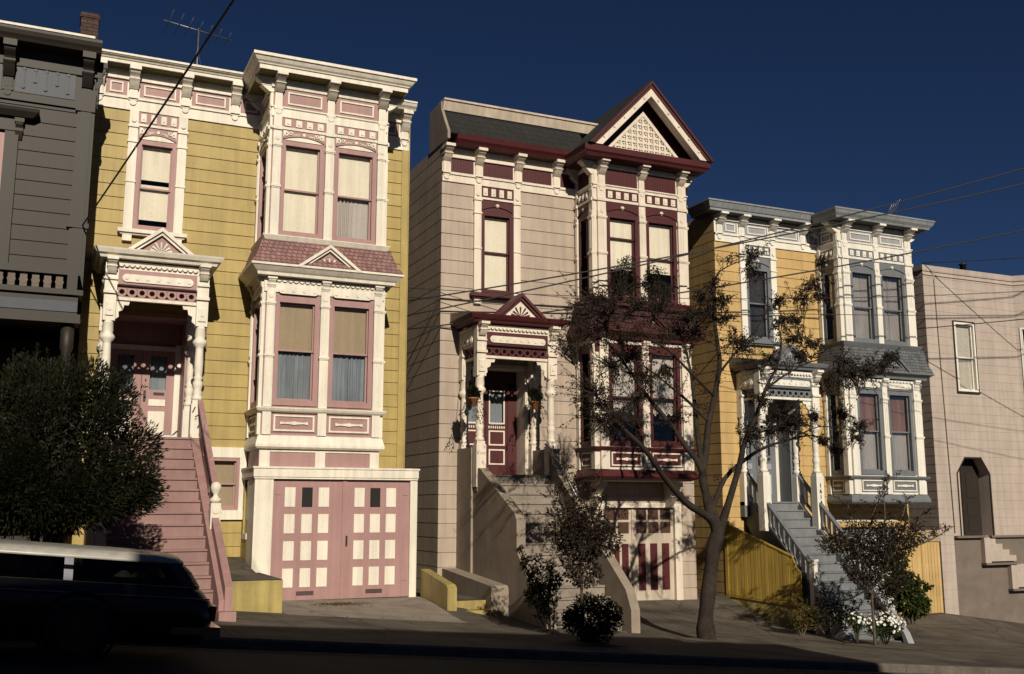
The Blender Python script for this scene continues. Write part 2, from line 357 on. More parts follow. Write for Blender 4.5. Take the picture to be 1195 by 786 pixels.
# ------------------------------------------------------------------ house pieces
F = 22.9
BACK = 36.0
def siding(mb, fr, a0, a1, z0, z1, holes=(), h=.285, phase=0.0, g=.022, d=.022):
    """drop siding: board faces with a recessed groove under each, cut round the openings"""
    cuts = sorted({z0, z1, *[z for q in holes for z in q[2:4] if z0 < z < z1]})
    for zb0, zb1 in zip(cuts, cuts[1:]):
        zm = (zb0 + zb1) / 2
        iv = sorted((q[0], q[1]) for q in holes if q[2] <= zm <= q[3]); runs = []; a = a0
        for p, q in iv:
            if p > a: runs.append((a, min(p, a1)))
            a = max(a, q)
        if a < a1: runs.append((a, a1))
        lv = []
        k = math.floor((zb0 - phase) / h) - 1
        while k * h + phase < zb1:
            b = k * h + phase
            for s0, s1, n in ((b, b + g, -d), (b + g, b + h, 0.0)):
                s, e = max(s0, zb0), min(s1, zb1)
                if e > s + 1e-6: lv.append((s, e, n))
            k += 1
        for p, q in runs:
            for i, (s, e, n) in enumerate(lv):
                mb.quadpts([fr(p, n, s), fr(q, n, s), fr(q, n, e), fr(p, n, e)])
                if i + 1 < len(lv) and lv[i + 1][2] != n:
                    n2 = lv[i + 1][2]; mb.quadpts([fr(p, n, e), fr(q, n, e), fr(q, n2, e), fr(p, n2, e)])
def flat_wall(mb, fr, a0, a1, z0, z1, holes=()):
    siding(mb, fr, a0, a1, z0, z1, holes, h=50, phase=-100.01, g=.001, d=0)
def wavy(mb, fr, a0, a1, n, z0, z1, amp=.022, period=.1, hem=0):
    k = max(8, int((a1 - a0) / .012)); rn = random.random() * 6
    f = lambda i: n + amp * (.55 + .45 * math.sin(i * .083 + 2 * rn)) * (math.sin(2 * math.pi * (a0 + (a1 - a0) * i / k) / period + 1.6 * math.sin(i * .13 + rn) + rn) + .35 * math.sin(i * .9 + rn * 3))
    lo = lambda i: z0 + hem * abs(math.sin(math.pi * (a0 + (a1 - a0) * i / k) / .16))
    for i in range(k):
        p, q = a0 + (a1 - a0) * i / k, a0 + (a1 - a0) * (i + 1) / k
        mb.sm.add(len(mb.f)); mb.quadpts([fr(p, f(i), lo(i)), fr(q, f(i + 1), lo(i + 1)), fr(q, f(i + 1), z1), fr(p, f(i), z1)])

def window(root, fr, a0, a1, z0, z1, meet, frame, sash, upper, lower, fw=.09, bot=.12, name='window', label=None):
    """double-hung sash window set in a hole; frame > sash, pane, blind/curtain"""
    m = MB()
    m.fb(fr, a0, a0 + fw, -.14, .03, z0, z1).fb(fr, a1 - fw, a1, -.14, .03, z0, z1)
    m.fb(fr, a0 + fw, a1 - fw, -.14, .028, z1 - fw * 1.2, z1).fb(fr, a0 + fw, a1 - fw, -.14, .034, z0, z0 + bot)
    m.fb(fr, a0 + fw, a0 + fw + .012, .018, .036, z0 + bot, z1 - fw * 1.2).fb(fr, a1 - fw - .012, a1 - fw, .018, .036, z0 + bot, z1 - fw * 1.2)
    w = m.build(name, frame, root)
    if label: w['label'] = label
    i0, i1, j0, j1 = a0 + fw, a1 - fw, z0 + bot, z1 - fw * 1.2
    s = .038
    m = MB()
    for (p, q, nn) in ((meet - .02, j1, -.045), (j0, meet + .02, -.085)):
        m.fb(fr, i0, i0 + s, nn - .03, nn, p, q).fb(fr, i1 - s, i1, nn - .03, nn, p, q)
        m.fb(fr, i0 + s, i1 - s, nn - .028, nn - .002, q - s, q).fb(fr, i0 + s, i1 - s, nn - .028, nn - .002, p, p + s)
    m.build('sash', sash, w)
    m = MB()
    m.fb(fr, i0 + s, i1 - s, -.064, -.060, meet + .02, j1 - s).fb(fr, i0 + s, i1 - s, -.104, -.100, j0 + s, meet - .02)
    m.build('pane', 'glass', w)
    for kind, lo, hi in ((upper, meet, j1), (lower, j0, meet)):
        if kind is None: continue
        typ, mt = kind[0], kind[1]
        if len(kind) > 2: lo, hi = kind[2], kind[3]
        m = MB()
        if typ == 'blind': m.fb(fr, i0 + .01, i1 - .01, -.135, -.128, lo, hi); m.fb(fr, i0 + .01, i1 - .01, -.14, -.118, lo - .015, lo + .012); m.build('roller_blind', mt, w)
        else: wavy(m, fr, i0, i1, -.17, lo, hi, hem=.09 if typ == 'scallop' else 0); m.build('curtain', mt, w, recalc=False)
    return w

def bracket_mb(m, fr, a, w, zt, zb, out, post_to=None):
    """scrolled eaves bracket: square cap, two curled steps and a fluted leg"""
    h = zt - zb
    m.fb(fr, a - w / 2 - .02, a + w / 2 + .02, 0, out, zt - h * .2, zt)
    P = [(0, zt - h * .2)]
    for t in range(7):
        u = t / 6; P.append((out * (.86 - .34 * u + .06 * math.sin(u * math.pi * 2)), zt - h * (.2 + .36 * u)))
    P.append((out * .62, zt - h * .60))
    for t in range(6):
        u = t / 5; P.append((out * (.62 - .42 * u ** .8 + .05 * math.sin(u * math.pi)), zt - h * (.62 + .38 * u)))
    P.append((0, zb))
    m.fnz(fr, P[::-1], a - w / 2, a + w / 2)
    m.fb(fr, a - w / 2 - .012, a + w / 2 + .012, 0, out * .66, zt - h * .6, zt - h * .55)
    if post_to is not None:
        m.fb(fr, a - w * .42, a + w * .42, 0, .05, post_to, zb)
        m.fb(fr, a - w / 2, a + w / 2, 0, .075, post_to + .02, post_to + .07)
        m.disc(fr, a, post_to - .02, w * .36, 0, .07)
        for q in (-.22, 0, .22): m.fb(fr, a + w * q - .01, a + w * q + .01, .05, .06, post_to + .1, zb - .02)

def frieze_panel(root, fr, a0, a1, z0, z1, field, line, style):
    m = MB(); m.fb(fr, a0, a1, 0, .02, z0, z1)
    if style == 'beads':
        k = int((a1 - a0) / .075)
        for i in range(1, k): m.fb(fr, a0 + (a1 - a0) * i / k - .006, a0 + (a1 - a0) * i / k + .006, .02, .03, z0, z1)
        return m.build('frieze_panel', field, root)
    p = m.build('frieze_panel', field, root)
    b = min(.09, (z1 - z0) * .22); t = .032
    c0, c1, d0, d1 = a0 + b, a1 - b, z0 + b * .8, z1 - b * .8
    m = MB()
    m.fb(fr, c0, c1, .02, .045, d1 - t, d1).fb(fr, c0, c1, .02, .045, d0, d0 + t)
    m.fb(fr, c0, c0 + t, .02, .043, d0 + t, d1 - t).fb(fr, c1 - t, c1, .02, .043, d0 + t, d1 - t)
    m.build('panel_moulding', line, p); return p
def dentil_row(root, fr, a0, a1, z0, z1, field, line, n=4):
    m = MB(); m.fb(fr, a0, a1, 0, .035, z0, z1); p = m.build('block_row', field, root)
    w = (a1 - a0) / (n + .35)
    for i in range(n):
        m = MB()
        c = a0 + (a1 - a0) * (i + .5) / n; h = w * .30
        zc = (z0 + z1) / 2; hh = (z1 - z0) * .36
        m.fb(fr, c - h, c + h, .035, .06, zc - hh, zc + hh); m.fb(fr, c - h * .45, c + h * .45, .06, .075, zc - hh * .45, zc + hh * .45)
        m.build('block', line, p)
def arch_panel(root, fr, a0, a1, z0, z1, field, line, style):
    m = MB(); m.fb(fr, a0, a1, 0, .03, z0, z1); p = m.build('arch_panel', field, root)
    c = (a0 + a1) / 2; w = (a1 - a0); h = z1 - z0
    m = MB()
    if style == 'scroll':
        k = 12
        for i in range(k):       # cream lunette under a curved accent bead
            t0, t1 = -1 + 2 * i / k, -1 + 2 * (i + 1) / k
            f = lambda t: z0 + .012 + h * .34 * (1 - t * t)
            m.faz(fr, [(c + t0 * w * .42, z0 + .002), (c + t1 * w * .42, z0 + .002), (c + t1 * w * .42, f(t1)), (c + t0 * w * .42, f(t0))], .03, .045)
        for sgn in (-1, 1):
            for i, (u, r) in enumerate(((.40, .052), (.30, .04), (.21, .03), (.13, .022))):
                zz = z0 + h * (.62 + .1 * math.sin(i * 2.1)); m.ring(fr, c + sgn * w * u, zz, r * .5, r, .03, .05, seg=9)
                m.disc(fr, c + sgn * w * (u - .04), zz + .02, r * .45, .03, .046, seg=6)
            m.faz(fr, [(c + sgn * w * .46, z0 + h * .3), (c + sgn * w * .46, z0 + h * .95), (c + sgn * w * .36, z0 + h * .9)], .03, .04)
        m.disc(fr, c, z0 + h * .68, .035, .03, .06)
    else:
        m.disc(fr, c, z0 + h * .55, .05, .03, .06); m.disc(fr, c, z0 + h * .55, .022, .06, .075)
    m.build('applied_ornament', line, p)
    m = MB(); k = 10
    for i in range(k):
        t0, t1 = -1 + 2 * i / k, -1 + 2 * (i + 1) / k
        f = lambda t: z0 + .02 + h * .36 * (1 - t * t)
        m.faz(fr, [(c + t0 * w * .46, f(t0)), (c + t1 * w * .46, f(t1)), (c + t1 * w * .46, f(t1) + .028), (c + t0 * w * .46, f(t0) + .028)], .03, .062)
    m.build('arch_moulding', field, p)
def pilaster(root, fr, a0, a1, z0, z1, mat, marks=()):
    m = MB(); m.fb(fr, a0, a1, 0, .07, z0, z1)
    for z in marks: m.fb(fr, a0 - .015, a1 + .015, 0, .1, z - .035, z + .01); m.fb(fr, a0 - .005, a1 + .005, 0, .085, z - .06, z - .035)
    c = (a0 + a1) / 2
    if marks:
        zt = marks[0]
        m.disc(fr, c, zt + .14, min(.05, (a1 - a0) * .3), .07, .085)
        for q in (.35, .65): m.fb(fr, a0 + (a1 - a0) * q - .006, a0 + (a1 - a0) * q + .006, .07, .08, (marks[-1] if len(marks) > 1 else z0) + .1, zt - .1)
    m.build('pilaster', mat, root)
def gablet(root, fr, c, half, z0, apex, n0, n1, trim, field, line, th=.1):
    """small pediment on an eave: two raking mouldings, a field and a carved spray"""
    s = (apex - z0) / half
    m = MB()
    for sg in (-1, 1):
        for (n00, t, nn) in ((n1 - .05, th * .55, n1), (n0, th, n1 - .05)):
            pts = [(c + sg * half, z0), (c, apex), (c, apex - t * math.hypot(1, s)), (c + sg * (half - t * math.hypot(1, s) / s), z0)]
            m.faz(fr, pts, n00, nn)
    g = m.build('gable', trim, root)
    t = th * math.hypot(1, s)
    m = MB(); m.faz(fr, [(c - half + t / s * .8, z0), (c + half - t / s * .8, z0), (c, apex - t * .8)], n0, n1 - .12); m.build('gable_field', field, g)
    m = MB(); hh = apex - z0 - t
    for k in range(7):
        a = math.pi * (k + .5) / 7; r = hh * (.62 if k in (2, 3, 4) else .5)
        x, z = c + math.cos(a) * r * 1.05, z0 + .03 + math.sin(a) * r * .8
        m.faz(fr, [(c, z0 + .02), (x + .02 * math.sin(a), z - .02 * math.cos(a)), (x, z + .01), (x - .02 * math.sin(a), z + .02 * math.cos(a))], n1 - .12, n1 - .10)
        m.disc(fr, x, z, .022, n1 - .12, n1 - .095, seg=7)
    m.build('carved_spray', line, g)
    return g
def scallops(m, fr, a0, a1, z1, r, n0, n1):
    k = max(3, int((a1 - a0) / (2.2 * r))); w = (a1 - a0) / k
    m.fb(fr, a0, a1, n0, n1, z1 - r * .5, z1)
    for i in range(k):
        c = a0 + w * (i + .5)
        m.faz(fr, [(c + w * .46 * math.cos(t), z1 - r * .5 - r * abs(math.sin(t))) for t in [math.pi * j / 6 for j in range(7)]], n0, n1)
def plaque(m, fr, a0, a1, z0, z1, n):
    r = (z1 - z0) / 2; zc = (z0 + z1) / 2
    pts = [(a1 - r + r * math.cos(t), zc + r * math.sin(t)) for t in [-math.pi / 2 + math.pi * j / 6 for j in range(7)]]
    pts += [(a0 + r + r * math.cos(t), zc + r * math.sin(t)) for t in [math.pi / 2 + math.pi * j / 6 for j in range(7)]]
    m.faz(fr, pts, n, n + .03)
    k = max(3, int((a1 - a0) / (r * 2.2)))
    for i in range(k):
        m.disc(fr, a0 + r + (a1 - a0 - 2 * r) * i / (k - 1), zc, r * .45, n + .03, n + .045, seg=8)

def bay(root, c):
    """two-storey rectangular bay with one window in each side and two in front"""
    X0, X1, B, L = c['X0'], c['X1'], c['B'], c['L']
    W, A, S = c['trim'], c['accent'], c['sash']
    fr = front(B); dep = F - B; fl = left_side(X0, F); fq = right_side(X1, B)
    faces = [('f', fr, X0, X1, c['wins'], c['pils']),
             ('l', fl, 0, dep, [(.17, dep - .22)], [(.02, .15), (dep - .18, dep - .0)]),
             ('r', fq, 0, dep, [(.22, dep - .17)], [(0.0, .18), (dep - .15, dep - .02)])]
    top = L['bt']; body = MB()
    up = MB()
    for k, f, a0, a1, wins, pils in faces: up.fb(f, a0 + .0, a1 - .0, -.02, .012, L['pt'] + .05, L['sof'])
    up.build('upper_frieze', W, root)
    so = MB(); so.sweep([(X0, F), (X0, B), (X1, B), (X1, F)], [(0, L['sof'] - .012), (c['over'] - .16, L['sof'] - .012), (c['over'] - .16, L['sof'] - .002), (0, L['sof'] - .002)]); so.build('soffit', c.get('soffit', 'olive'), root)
    for k, f, a0, a1, wins, pils in faces:
        hs = [(w0 + .03, w1 - .03, L['fb'], L['ab']) for w0, w1 in wins] + [(w0 + .03, w1 - .03, L['fb2'], L['wt']) for w0, w1 in wins]
        flat_wall(body, f, a0, a1, L['skb'], top, hs)
    body.box(X0 + .01, X1 - .01, B + .01, F, L['skb'] - .01, L['skb'] + .02)
    body.build('bay_wall', A if c.get('body_accent', True) else W, root)
    path = [(X0, F), (X0, B), (X1, B), (X1, F)]
    # mouldings that run round the bay
    m = MB()
    m.sweep(path, [(0, L['pt'] - .0), (.05, L['pt']), (.06, L['pt'] + .05), (0, L['pt'] + .06)])
    m.sweep(path, [(0, L['bb']), (.03, L['bb']), (.03, L['pb'] - .05), (.06, L['pb'] - .03), (.06, L['pb']), (0, L['pb'])])
    m.sweep(path, [(0, L['ab'] + (L['db'] - L['ab']) * .82), (.05, L['ab'] + (L['db'] - L['ab']) * .82), (.055, L['db']), (0, L['db'])])
    m.build('bay_moulding', W, root)
    m = MB()
    m.sweep(path, [(0, L['sb']), (.05, L['sb']), (.08, L['sb'] + .03), (.13, L['fb'] - .015), (.13, L['fb']), (0, L['fb'] + .01)])
    s = m.build('upper_sill', c.get('sill', W), root)
    m = MB(); m.sweep(path, [(.02, L['et'] - .02), (c['sk'] - .02, L['et'] - .0), (c['sk'] - .03, L['et'] + .05), (c['sk'] * .64, L['et'] + (L['sb'] - L['et']) * .42), (.14, L['sb'] + .0), (.0, L['sb'])])
    m.build('skirt_roof', c['roof'], root)
    m = MB(); m.sweep(path, [(0, L['eb']), (c['sk'] - .16, L['eb']), (c['sk'] - .15, L['eb'] + .06), (c['sk'] - .11, L['eb'] + .09), (c['sk'] - .02, L['et'] - .05), (c['sk'], L['et'] - .045), (c['sk'], L['et']), (0, L['et'])])
    m.sweep(path, [(0, L['eb'] - .32), (.035, L['eb'] - .32), (.05, L['eb'] - .02), (.1, L['eb']), (0, L['eb'])])
    m.build('skirt_cornice', c.get('eave', W), root)
    m = MB(); m.sweep(path, [(0, L['s2'] - .06), (.05, L['s2'] - .06), (.09, L['s2'] - .03), (.12, L['s2'] + .02), (.12, L['s2'] + .04), (0, L['s2'] + .05)])
    m.build('lower_sill', c.get('sill', W), root)
    m = MB(); m.sweep(path, [(0, L['skb']), (.06 if c['base'] != 'flare' else .0, L['skb']), (.10, L['skb'] + .04), (.10 if c['base'] != 'flare' else .14, L['skb'] + .09), (.05, L['p2b'] - .1), (0, L['p2b'] - .08)])
    m.build('bay_base', c.get('basem', W), root)
    for k, f, a0, a1, wins, pils in faces:
        for p0, p1 in pils:
            zt = L['pt'] if not c.get('gable') else L['pt']
            pilaster(root, f, p0, p1, L['fb'], L['ab'] + .02, W, (L['ab'] - .12, L['ab'] - 1.05))
            pilaster(root, f, p0, p1, L['s2'] + .05, L['eb'] - .02, W, (L['eb'] - .55, L['meet2'] - .12))
            pilaster(root, f, p0, p1, L['p2b'] - .08, L['s2'] - .06, W)
            m = MB(); m.fb(f, p0, p1, 0, .055, L['ab'] + .02, L['pb'] - .02); m.fb(f, p0 - .01, p1 + .01, 0, .09, L['db'] - .08, L['db'] - .0)
            m.build('pilaster', W, root)
            m = MB(); w = min(.19, p1 - p0 + .02)
            bracket_mb(m, f, (p0 + p1) / 2, w, L['sof'], L['brb'], c['over'] - .1, post_to=L['pb'] - .1)
            m.build('bracket', W, root)
            m = MB(); bracket_mb(m, f, (p0 + p1) / 2, w * .85, L['eb'], L['eb'] - .3, .17); m.build('bracket', W, root)
        for i, (w0, w1) in enumerate(wins):
            g0 = [p for p in pils if p[1] <= w0 + .08][-1][1]; g1 = [p for p in pils if p[0] >= w1 - .08][0][0]
            frieze_panel(root, f, g0 + .02, g1 - .02, L['pb'], L['pt'], c['panel'], W, c['pstyle'])
            dentil_row(root, f, g0 + .01, g1 - .01, L['db'], L['bb'] - .02, A, W, 4 if k == 'f' else 3)
            arch_panel(root, f, g0, g1, L['ab'], L['ab'] + (L['db'] - L['ab']) * .8, A, W, c['astyle'])
            u, l = c['up'], c['low']
            if k == 'f': uu, ul = u[i]; lu, ll = l[i]
            else: uu, ul, lu, ll = c['side']
            mt = L['meet'] if not (k == 'f' and i == 0 and 'meetL' in L) else L['meetL']
            window(root, f, w0, w1, L['fb'], L['ab'], mt, A, S, uu, ul)
            window(root, f, w0, w1, L['fb2'], L['wt'], L['meet2'], A, S, lu, ll)
            m = MB(); scallops(m, f, g0 + .0, g1 - .0, L['eb'] - .03, .05, .04, .085); plaque(m, f, g0 + .06, g1 - .06, L['wt'] + .07, L['wt'] + .07 + .16, .036); m.build('plaque_and_scallops', W, root)
            m = MB(); m.fb(f, g0 + .02, g1 - .02, .0, .02, L['p2b'] - .02, L['p2t'] + .02); pp = m.build('apron_panel', A, root)
            m = MB(); t = .035; q0, q1, r0, r1 = g0 + .06, g1 - .06, L['p2b'] + .0, L['p2t'] - .0
            m.fb(f, q0, q1, .02, .045, r1 - t, r1).fb(f, q0, q1, .02, .045, r0, r0 + t).fb(f, q0, q0 + t, .02, .044, r0 + t, r1 - t).fb(f, q1 - t, q1, .02, .044, r0 + t, r1 - t)
            cc, zc = (q0 + q1) / 2, (r0 + r1) / 2; ww = (q1 - q0) * .34
            m.faz(f, [(cc - ww, zc - .035), (cc - ww * .7, zc - .015), (cc - .04, zc - .03), (cc, zc - .04), (cc + .04, zc - .03), (cc + ww * .7, zc - .015), (cc + ww, zc - .035),
                      (cc + ww, zc + .035), (cc + ww * .7, zc + .015), (cc + .04, zc + .03), (cc, zc + .04), (cc - .04, zc + .03), (cc - ww * .7, zc + .015), (cc - ww, zc + .035)], .02, .05)
            m.build('panel_moulding', W, pp)
    # raking pediment over the lower storey
    gablet(root, fr, c['gx'], c['gh'], L['et'] - .03, L['ga'], .02, c['sk'] + .01, c.get('eave', W), c.get('gfield', A), W, th=.11)
    # floor behind the windows keeps the storeys apart
    m = MB(); m.box(X0 + .05, X1 - .05, B + .25, F + .4, L['s2'] + .0 + (L['eb'] - L['s2']) * 1.05, L['sb'] - .1); m.build('bay_floor', 'dark', root)

def main_cornice(root, c, segs):
    L = c['M']; W = c['trim']
    m = MB()
    for path, (cut0, cut1) in segs:
        o = c['mover']
        m.sweep(path, [(-.3, L['sof']), (o - .07, L['sof']), (o - .07, L['sof'] + .07), (o - .045, L['sof'] + .075), (o - .03, L['sof'] + .10), (o + .02, L['top'] - .065), (o + .02, L['top'] - .05), (o + .05, L['top'] - .045), (o + .05, L['top']), (-.3, L['top'])])
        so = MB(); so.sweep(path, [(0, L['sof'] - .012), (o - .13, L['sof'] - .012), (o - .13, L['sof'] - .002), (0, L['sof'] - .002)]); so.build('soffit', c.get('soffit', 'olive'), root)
    return m.build('cornice', c.get('crown', W), root)

def main_frieze(root, c, a0, a1, brs, cuts=None):
    """frieze between wall and cornice: band, panels, brackets"""
    L = c['M']; W = c['trim']; fr = front(F)
    m = MB(); m.fb(fr, a0, a1, 0, .04, L['bb'], L['pb']); m.fb(fr, a0, a1, 0, .075, L['pb'] - .06, L['pb']); m.fb(fr, a0, a1, 0, .07, L['pt'], L['pt'] + .06)
    m.fb(fr, a0, a1, 0, .012, L['pb'], L['sof'])
    m.build('frieze', W, root)
    br = []
    for b in brs:
        m = MB(); bracket_mb(m, fr, b, .2, L['sof'], L['brb'], c['mover'] - .06, post_to=L['pb'] - .1); m.build('bracket', W, root); br.append(b)
    ed = sorted([a0 - .1] + list(brs) + [a1 + .1])
    for p, q in zip(ed, ed[1:]):
        p2, q2 = max(p + .13, a0 + .02), min(q - .13, a1 - .02)
        if q2 - p2 > .18: frieze_panel(root, fr, p2, q2, L['pb'], L['pt'], c['panel'], W, c['pstyle'])

def main_window(root, c):
    L = c['M']; W, A = c['trim'], c['accent']; fr = front(F)
    w0, w1 = c['mw']; o = .19
    m = MB()
    for p, q in ((w0 - o, w0), (w1, w1 + o)):
        m.fb(fr, p, q, 0, .07, L['sill'] - .02, L['bb'] + .0); m.fb(fr, p - .015, q + .015, 0, .1, L['wt'] + .24, L['wt'] + .3); m.fb(fr, p - .015, q + .015, 0, .095, L['wt'] - .1, L['wt'] - .06)
        m.fb(fr, p - .01, q + .01, 0, .09, L['wt'] - 1.0, L['wt'] - .96); m.disc(fr, (p + q) / 2, L['wt'] + .4, .05, .07, .1)
        m.fb(fr, p + .0, q - .0, 0, .1, L['sill'] - .22, L['sill'] - .08)
    m.build('window_casing', W, root)
    dentil_row(root, fr, w0, w1, L['wt'] + .35, L['bb'] - .02, A, W, 4)
    m = MB(); m.fb(fr, w0, w1, 0, .06, L['wt'] + .29, L['wt'] + .34); m.build('window_casing', W, root)
    arch_panel(root, fr, w0, w1, L['wt'], L['wt'] + .28, A, W, c['astyle'])
    window(root, fr, w0, w1, L['sill'] + .04, L['wt'], L['meet'], A, c['sash'], *c['mwc'])
    m = MB(); m.fb(fr, w0 - o - .1, w1 + o + .1, 0, .16, L['sill'] - .04, L['sill'] + .04); m.fb(fr, w0 - o - .05, w1 + o + .05, 0, .11, L['sill'] - .08, L['sill'] - .04)
    m.build('window_sill', c.get('msill', W), root)

def column(root, fr, x, y, zbot, fl, W, back=False):
    m = MB(); r = .085
    m.box(x - .12, x + .12, y - .12, y + .12, zbot, fl + .68); m.box(x - .10, x + .10, y - .10, y + .10, fl + .68, fl + .76)
    z = fl
    prof = [(.10, z + .76), (.115, z + .80), (.10, z + .84), (.075, z + .87), (.10, z + .92), (.075, z + .97), (.09, z + 1.02), (.105, z + 1.12), (.07, z + 1.18), (.10, z + 1.22), (.07, z + 1.26),
            (.083, z + 1.32), (.088, z + 1.5), (.078, z + 1.8), (.08, z + 1.84), (.135, z + 1.90), (.145, z + 1.95), (.12, z + 1.99), (.095, z + 2.03), (.11, z + 2.07), (.10, z + 2.22), (.12, z + 2.26)]
    m.lathe(x, y, prof, n=14)
    m.box(x - .115, x + .115, y - .115, y + .115, z + 2.26, z + 3.42)
    fx = front(y - .115)
    m.fb(fx, x - .075, x + .075, 0, .03, z + 2.36, z + 2.62); m.disc(fx, x, z + 2.49, .04, .03, .045)
    m.fb(fx, x - .13, x + .13, 0, .05, z + 2.80, z + 2.86); m.fb(fx, x - .12, x + .12, 0, .04, z + 3.08, z + 3.12)
    bracket_mb(m, fx, x, .17, z + 3.5, z + 3.2, .25)
    return m.build('porch_column', W, root)

def porch(root, c):
    P = c['porch']; fl, Y, xl, xr = P['fl'], P['Y'], P['xl'], P['xr']; W, A = c['trim'], c['accent']
    fr = front(Y); e = Y - P['ye']
    ex0, ex1 = P['ex0'], P['ex1']; cx = P['cx']
    eb, et, ap = fl + 3.5, fl + 3.68, P.get('apex', fl + 4.2)
    for x in (xl, xr):
        column(root, fr, x, Y, P['bot'], fl, W)
        column(root, fr, x, F - .1, fl - .1 if x != P.get('nb') else fl, fl, W)
    # beams front and sides
    m = MB()
    m.box(xl - .1, xr + .1, Y - .1, Y + .1, fl + 2.99, eb); m.box(xl - .1, xl + .1, Y + .1, F, fl + 2.99, eb); m.box(xr - .1, xr + .1, Y + .1, F, fl + 2.99, eb)
    m.fb(fr, xl + .1, xr - .1, -.05, .06, fl + 2.69, fl + 2.75)
    m.box(xl - .03, xl + .03, Y + .1, F, fl + 2.69, fl + 2.75); m.box(xr - .03, xr + .03, Y + .1, F, fl + 2.69, fl + 2.75)
    bm = m.build('porch_beam', W, root)
    m = MB(); m.fb(fr, xl + .13, xr - .13, .1, .12, fl + 3.0, fl + 3.3); m.build('beam_panel', A, bm)
    m = MB(); plaque(m, fr, xl + .2, xr - .2, fl + 3.05, fl + 3.21, .12); scallops(m, fr, xl + .12, xr - .12, fl + 3.42, .045, .1, .15)
    fl_, fr_ = left_side(xl, F), right_side(xr, Y)
    for g in (fl_, fr_): scallops(m, g, .05, F - Y - .1, fl + 3.42, .045, .1, .14); plaque(m, g, .12, F - Y - .18, fl + 3.05, fl + 3.21, .1)
    m.build('scalloped_trim', W, bm)
    m = MB(); n = 8
    m.fb(fr, xl + .12, xr - .12, -.03, .03, fl + 2.96, fl + 2.99)
    m.fb(fr, xl + .12, xr - .12, -.03, .03, fl + 2.75, fl + 2.775)
    for i in range(n):
        a = xl + .12 + (xr - xl - .24) * (i + .5) / n
        m.ring(fr, a, fl + 2.87, .052, .10, -.02, .02, seg=14)
        for sg in (-1, 1): m.faz(fr, [(a + sg * (xr - xl - .24) / n / 2, fl + 2.96), (a + sg * (xr - xl - .24) / n / 2 - sg * .05, fl + 2.96), (a + sg * (xr - xl - .24) / n / 2, fl + 2.92)][::sg], -.02, .02)
    for f, d in ((fl_, F - Y), (fr_, F - Y)):
        k = max(3, int(d / .23))
        for i in range(k): m.ring(f, .1 + (d - .2) * (i + .5) / k, fl + 2.87, .055, .10, -.02, .02, seg=10)
    m.build('ring_fretwork', A, bm)
    # corner brackets
    for sg, x in ((1, xl + .115), (-1, xr - .115)):
        m = MB()
        pts = [(x, fl + 2.69), (x + sg * .27, fl + 2.69), (x + sg * .24, fl + 2.60), (x + sg * .16, fl + 2.60), (x + sg * .14, fl + 2.50), (x + sg * .06, fl + 2.46), (x + sg * .07, fl + 2.36), (x, fl + 2.30)]
        m.faz(fr, pts[::sg], -.02, .02)
        for f, s2 in ((fl_ if sg == 1 else fr_, 1),):
            d = F - Y
            base = (d - .115, -1) if sg == 1 else (.115, 1)
            q = [(base[0], fl + 2.69), (base[0] + base[1] * .24, fl + 2.69), (base[0] + base[1] * .14, fl + 2.58), (base[0] + base[1] * .06, fl + 2.46), (base[0], fl + 2.32)]
            m.faz(f, q, -.02, .02)
        m.build('corner_bracket', W, bm)
    # roof with raking pediment
    ec = c.get('eave', W)
    m = MB()
    o = e; so = (ex1 - ex0) / 2 - (xr - xl) / 2
    path = [(xl, F), (xl, Y), (xr, Y), (xr, F)]
    prof = lambda s: [(-.02, eb), (s - .12, eb), (s - .10, eb + .05), (s - .04, eb + .08), (s, et - .03), (s + .01, et), (-.02, et)]
    m.sweep(path, prof(min(e, so)))
    rf = m.build('porch_roof', ec, root)
    m = MB()
    s = min(e, so)
    i0 = [(xl - s, Y - s, et + .002), (xr + s, Y - s, et + .002), (xr + s, F, et + .002), (xl - s, F, et + .002)]
    tp = [(xl - s, F - .02, et + .22), (xr + s, F - .02, et + .22)]
    m.quadpts([i0[0], i0[1], tp[1], tp[0]]); m.quadpts([i0[0], tp[0], i0[3]]); m.quadpts([i0[1], i0[2], tp[1]]); m.quadpts([tp[0], tp[1], i0[2], i0[3]]); m.quadpts(i0[::-1])
    m.build('roof_covering', c['roofm'], rf)
    gablet(root, fr, cx, P['gh'], et - .02, ap, -.2, s, ec, c.get('gfield', A), W if c.get('gfield') is None else A, th=.12)
    m = MB(); m.box(xl - .1, xr + .1, Y - .1, F, eb - .03, eb + .0); m.build('porch_ceiling', 'dark' if c.get('darkceil') else W, rf)

